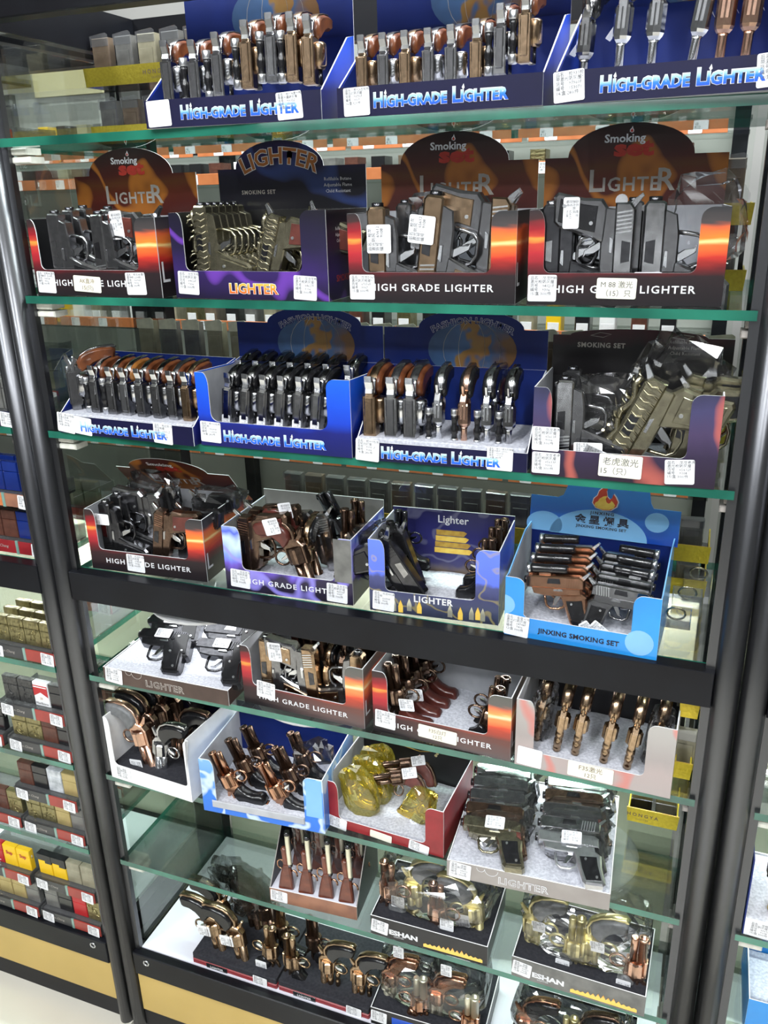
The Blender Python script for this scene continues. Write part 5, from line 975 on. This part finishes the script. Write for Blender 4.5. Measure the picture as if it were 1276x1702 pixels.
# ------------------------------------------------------------------ flat lighters in stacked clear cases (tray cabinet)
M('case_dark', (.05, .05, .052), .3, 0, (.035, .035, .037), 30)
M('case_red', (.33, .045, .035), .28, 0, (.22, .025, .02), 18)
M('relief_brass', (.36, .32, .16), .3, .85, (.12, .1, .04), 130, .9)
M('relief_dark', (.1, .1, .1), .3, .6, (.03, .03, .03), 180, .9)
M('marble', (.62, .65, .68), .3, 0, (.34, .37, .4), 70)
M('tan_gold', (.5, .4, .18), .35, .5, (.36, .28, .1), 60)
M('leather', (.11, .04, .026), .4, 0, (.07, .024, .016), 90, .3)
M('blue_lac', (.01, .03, .2), .15, 0, (.006, .018, .13), 20, 0, .5, .6)
LM = {}
def flat_lighter(x, y, z, m, label, group, w=.034, h=.052, print_=None, cap=True):
    e = empty('flat_lighter', (x, y, z)); tag(e, label, 'lighter', group)
    k = (m, w, h)
    if k not in LM:
        LM[k] = (MB().bbox(.001, w - .001, 0, .013, 0, h * .66, .0014).mesh('case_bottom', m), MB().bbox(.001, w - .001, 0, .013, h * .67, h, .0014).mesh('lid', m), MB().lathe([(h * .6, .0012), (h * .74, .0012)], 8, 'Z', (w - .0005, .0065, 0)).mesh('hinge', 'silver'))
    for n_, me in zip(('case_bottom', 'lid', 'hinge'), LM[k]): link(n_, me, e)
    if print_ == 'pack':
        MB().prism([(.002, h * .42), (w / 2, h * .6), (w - .002, h * .42), (w - .002, h * .88), (.002, h * .88)], -.0006, 0).build('red_chevron', 'red', e); MB().bbox(.003, w - .003, -.0009, 0, h * .8, h * .84, .0001).build('white_stripe', 'paper_white', e)
        text(e, 'Marlboro', (w / 2, -.0008, h * .08), .0075, 'print_ink'); text(e, '20', (w / 2, -.0008, h * .3), .007, 'gold_ink')
    elif print_: text(e, print_, (w / 2, -.0008, h * .6), .012, 'red', off=.0004) if print_ != 'Supr' else text(e, 'Supr', (w * .62, -.0008, h * .1), .02, 'white_ink', rot=(0, math.radians(-90), 0), off=.0004)
    elif m in ('relief_brass', 'relief_dark'):
        rnd = random.Random(int(x * 1e4)); b = MB()
        for q in range(5):
            a = rnd.uniform(0, 6.28); cx_, cz_ = w * rnd.uniform(.3, .7), h * rnd.uniform(.15, .6)
            b.tube([(cx_ + r_ * math.cos(a + r_ * 90), -.0004, cz_ + r_ * math.sin(a + r_ * 90)) for r_ in (.001, .004, .007, .01, .012)], .0009, 5)
        b.build('relief', m, e)
    elif m == 'yellow': MB().prism([(.0005, h * .72), (w * .55, h * .72), (w * .55, h * .6), (w - .0005, h * .6), (w - .0005, h * 1.01), (.0005, h * 1.01)], -.0008, .0138).build('black_top', 'blackplastic', e)
    return e
def case(x0, y, z, w, label, mats, desc, group, prints=None, rows=2, names=None, strip=('case_dark', 'case_red'), h=.07, low=.024, mirror=False):
    e = empty('lighter_case', (x0, y, z)); tag(e, label, 'case', 'stacked clear lighter cases')
    MB().bbox(0, w, 0, .1, 0, .004, .001).build('base', 'case_dark', e)
    fx = w * .52
    MB().bbox(0, fx, -.0015, .001, .001, low, .0005).build('dark_strip', strip[0], e); MB().bbox(fx + .006, w, -.0015, .001, .001, low, .0005).build('red_strip', strip[1], e); MB().bbox(fx, fx + .006, -.002, .001, 0, low + .001, .0005).build('divider', 'glass_edge_pale', e)
    text(e, 'Xin Chang', (fx * .55, -.002, low * .45), .0075, 'grey_ink', shear=.3)
    for xx in (0, w - .0015): MB().box(xx, xx + .0015, .001, .1, .004, low + .004).build('clear_side', 'clear_plastic', e)
    MB().box(.002, w - .002, .004, .1, low - .004, low).build('clear_deck', 'clear_plastic', e)
    sticker(e, .004, -.001 + .001, .028, .024, L5, 5, -.0025); sticker(e, w - .032, .0005, .028, .024, L5, 5, -.0025)
    n = len(mats)
    for r in range(rows):
        for i, m in enumerate(mats):
            flat_lighter(x0 + .003 + i * (w - .006) / n, y + .012 + r * .03, z + low + .0003, m, f'{desc[i]} flat lighter, {NTH[i]} across, {["front", "second", "third"][r]} row, {group}', group, (w - .006) / n, h - low + .004 if not prints or not prints[i] or prints[i] == 'pack' else .05, prints[i] if prints and r == 0 else None)
XW = -1.168; CW = .15
case(XW, .004, SH['E'] + S_, CW, 'clear case of antique brass lighters on the shelf under the bar', ['relief_brass'] * 4, ['antique brass'] * 4, 'brass case', rows=3)
case(XW - .005, .006, SH['F'] + S_, CW, 'lower clear case under the cigarette-pack lighter', ['relief_brass', 'relief_brass', 'leather', 'packet_black'], ['embossed brass', 'embossed brass', 'brown', 'black'], 'case under cigarette-pack one', rows=1)
case(XW - .012, .01, SH['F'] + .076, CW, 'upper clear case holding a red and white cigarette-pack lighter', ['relief_dark', 'relief_dark', 'paper_white', 'packet_black'], ['black embossed', 'dark embossed', 'cigarette-pack', 'plain black'], 'cigarette-pack case', [None, None, 'pack', None], rows=1)
case(XW - .012, .006, SH['G'] + S_, CW, 'lower clear case with brass relief and tan lighters', ['relief_brass', 'relief_brass', 'tan_gold', 'packet_grey'], ['brass relief', 'brass relief', 'tan gold', 'dark grey'], 'tan lighter case', rows=1)
case(XW - .02, .01, SH['G'] + .076, CW, 'upper clear case with copper, black, marble and gold lighters', ['leather', 'packet_black', 'marble', 'tan_gold'], ['copper-brown', 'black', 'white marbled', 'gold'], 'marbled lighter case', rows=1)
case(XW - .012, .004, SH['H'] + .002, CW, 'lower bottom clear case with a red lighter', ['packet_grey', 'packet_black', 'red', 'relief_brass'], ['grey', 'black', 'bright red', 'brass'], 'bottom red lighter case', rows=1)
case(XW - .02, .012, SH['H'] + .078, CW, 'upper bottom clear case with black-topped yellow lighters', ['yellow', 'yellow', 'packet_olive', 'packet_olive'], ['black-topped yellow', 'black-topped yellow', 'olive', 'olive'], 'yellow lighter case', rows=1)
case(XW - .168, .002, SH['H'] + .002, CW, 'outer bottom clear case of pale brass lighters', ['tan_gold', 'tan_gold', 'tan_gold', 'packet_grey'], ['pale brass', 'pale brass', 'pale brass', 'grey'], 'outer bottom case', rows=1)
case(XW - .18, .008, SH['H'] + .078, CW, 'outer bottom clear case with red and yellow printed lighters', ['red', 'red', 'yellow', 'yellow'], ['red printed', 'red lettered', 'yellow Sup', 'yellow lettered'], 'printed lighter case', [None, 'Supr', 'Sup', 'Sup'], rows=1)
case(XW - .168, .006, SH['G'] + S_, CW, 'outer clear case of dark red lighters on the lowest shelf', ['leather', 'tan_gold', 'leather', 'relief_brass'], ['dark red', 'tan', 'wine', 'embossed brass'], 'outer lowest-shelf case', rows=1)
case(XW - .168, .006, SH['F'] + S_, CW, 'outer clear case of dark lighters on the middle shelf', ['relief_dark', 'leather', 'packet_black', 'packet_black'], ['dark embossed', 'wine', 'black', 'black'], 'outer middle-shelf case', rows=1)
case(XW + .01, .03, SH['D'] + S_, .138, 'red-edged case of dark lacquer lighters on the bar shelf', ['leather', 'leather', 'blue_lac', 'blue_lac'], ['wine', 'wine', 'navy', 'navy'], 'lacquer lighter case', rows=2, strip=('crimson', 'crimson'))
case(XW + .02, .012, SH['D'] + .096, .136, 'orange-edged case of glossy blue lighters above the lacquer case', ['blue_lac', 'blue_lac', 'blue_lac', 'blue_lac'], ['glossy blue'] * 4, 'glossy blue case', rows=2, strip=('orange_rail', 'copper_print'))
case(XW + .03, .004, SH['C'] + S_, .13, 'navy-edged case on the third shelf behind the post', ['packet_grey', 'packet_grey', 'packet_grey', 'packet_grey'], ['grey'] * 4, 'third-shelf case', rows=2, strip=('navy', 'navy'))
# cases deep in the tray cabinet, seen through its side pane
for i, (k, yy, m, dz) in enumerate((('A', .14, 'packet_grey', 0), ('A', .1, 'packet_brown', .088), ('B', .16, 'packet_olive', 0), ('B', .13, 'packet_grey', .07), ('C', .15, 'packet_olive', 0), ('C', .1, 'packet_brown', .075), ('D', .2, 'packet_olive', 0), ('E', .2, 'packet_olive', 0), ('F', .2, 'packet_grey', 0), ('G', .15, 'packet_grey', 0))):
    case(-1.19, yy, SH[k] + S_ + dz, .14, f'{["shallow", "raised", "dim", "stacked", "olive", "high", "deep", "shaded", "grey", "low"][i]} clear case set back on the {dict(A="topmost", B="second", C="third", D="bar", E="under-bar", F="middle", G="lowest")[k]} shelf of the tray cabinet', [m] * 4, [m.split('_')[1]] * 4, f'set-back case {["one", "two", "three", "four", "five", "six", "seven", "eight", "nine", "ten"][i]}', rows=1)
# ------------------------------------------------------------------ far cabinet: a brass revolver in a tray, a blue box
e = low_tray('F9', 'low_display_tray', 'white tray with blue sides holding a brass revolver, far cabinet', .128, .004, 0, .2, .14, .028, 'paper_white', 'foam', .026, st=(.004, .001, .034, .026, L5, 3))
MB().box(-.0018, 0, 0, .14, 0, .13).build('blue_side', 'blue_deep', e)
for i in range(2): gun(BOX['F9'], 'gold_r', (.036 + i * .09, .04, .03), 'DV', f'bright brass revolver lighter, {["inner", "outer"][i]} one in the far white tray', 'brass revolver lighters', s=1.08)
e = low_tray('G9', 'low_display_tray', 'sky-blue box on the far cabinet shelf', .15, .01, 0, .2, .14, .075, 'sky', 'foam', .03)
# ------------------------------------------------------------------ rack standing behind the cabinets
structure(MB().box(-2.12, -1.5, 1.43, 1.45, 1.935, 2.09).build('trim_1', 'cream'))
rk = empty('price_rail_rack', (-2.4, .8, 0)); tag(rk, 'rack with orange price rails behind the middle cabinet', 'rack')
for xx in (0, 1.2, 2.4): MB().box(xx, xx + .03, .2, .23, 0, 1.82).build('upright', 'black_frame', rk)
MB().box(0, 2.43, .235, .25, 0, 1.82).build('back_board', 'wall_paint', rk)
LV = [(1.713, .1), (1.648, 0.), (1.318, 0.), (1.0, 0.)]
for i, (z, yo) in enumerate(LV):
    MB().box(0, 2.43, yo, .235, z - .008, z).build('rack_shelf', 'shelf_glass', rk)
    for j in range(6):
        r_ = MB().bbox(j * .4 + .004, j * .4 + .39, yo - .004, yo, z - .004, z + .02, .001).build('price_rail', 'orange_rail', rk)
        for t_ in range(4): sticker(r_, j * .4 + .03 + t_ * .095 + random.uniform(0, .03), z - .003, .026, .021, ['货号', '¥ 15', '/件'], 0, yo - .005, name='price_tag')
RC = ['packet_olive', 'packet_black', 'leather', 'packet_grey', 'relief_brass', 'crimson', 'packet_brown', 'packet_olive', 'packet_black', 'packet_brown', 'packet_black', 'packet_grey', 'leather', 'packet_olive', 'packet_grey', 'packet_black', 'yellow', 'blue', 'packet_brown', 'paper_white']
RN = dict(packet_olive='olive', packet_black='black', leather='wine', packet_grey='grey', relief_brass='brass', crimson='crimson', packet_brown='brown', yellow='yellow', blue='blue', paper_white='white')
sl_m = {m: (MB().bbox(0, .026, 0, .05, 0, .085, .0015).mesh('sleeve', m), MB().bbox(.003, .023, -.0006, 0, .01, .03, .0002).mesh('label_patch', 'sticker')) for m in set(RC)}
rnd = random.Random(11)
for i, (z, yo) in enumerate(LV[:3]):
    for j in range(40):
        x = -2.3 + j * .056
        if x > .05: break
        if i == 1 and rnd.random() < .1: continue
        m = RC[rnd.randrange(len(RC))]; s_ = .5 if i == 1 else 1.
        e = empty('slim_packet', (x + rnd.uniform(0, .02), .8 + yo + .02, z + .0004)); e.scale = (1.2, 1, s_ if i != 2 else 1.1)
        tag(e, f'{RN[m]} slim packet, {j + 1}{"st" if j % 10 == 0 and j != 10 else "nd" if j % 10 == 1 and j != 11 else "rd" if j % 10 == 2 and j != 12 else "th"} from left on the {["top", "upper", "lower"][i]} rail of the rear rack', 'packet', f'slim packets on the {["top", "upper", "lower"][i]} rear rail')
        link('sleeve', sl_m[m][0], e); link('label_patch', sl_m[m][1], e)
bm = MB().lathe([(0, .011), (.003, .013), (.035, .013), (.042, .007), (.05, .006), (.052, .008), (.06, .008)], 14, 'Z').mesh('glass_body', 'clear_plastic')
for j in range(12):
    e = empty('bottle_lighter', (-.62 + j * .05, .79, 1.7135)); tag(e, f'small bottle-shaped lighter on the rear rack, {(NTH + ["tenth", "eleventh", "twelfth"])[j]} of the row', 'lighter', 'bottle-shaped lighters on the rear rack')
    link('glass_body', bm, e); MB().lathe([(.002, .0105), (.024 + .004 * (j % 3), .0105)], 12, 'Z').build('liquid', ['gold', 'blue', 'tan_gold', 'antique'][j % 4], e); MB().lathe([(.0605, .0085), (.07, .0085)], 12, 'Z').build('cap', 'silver', e)
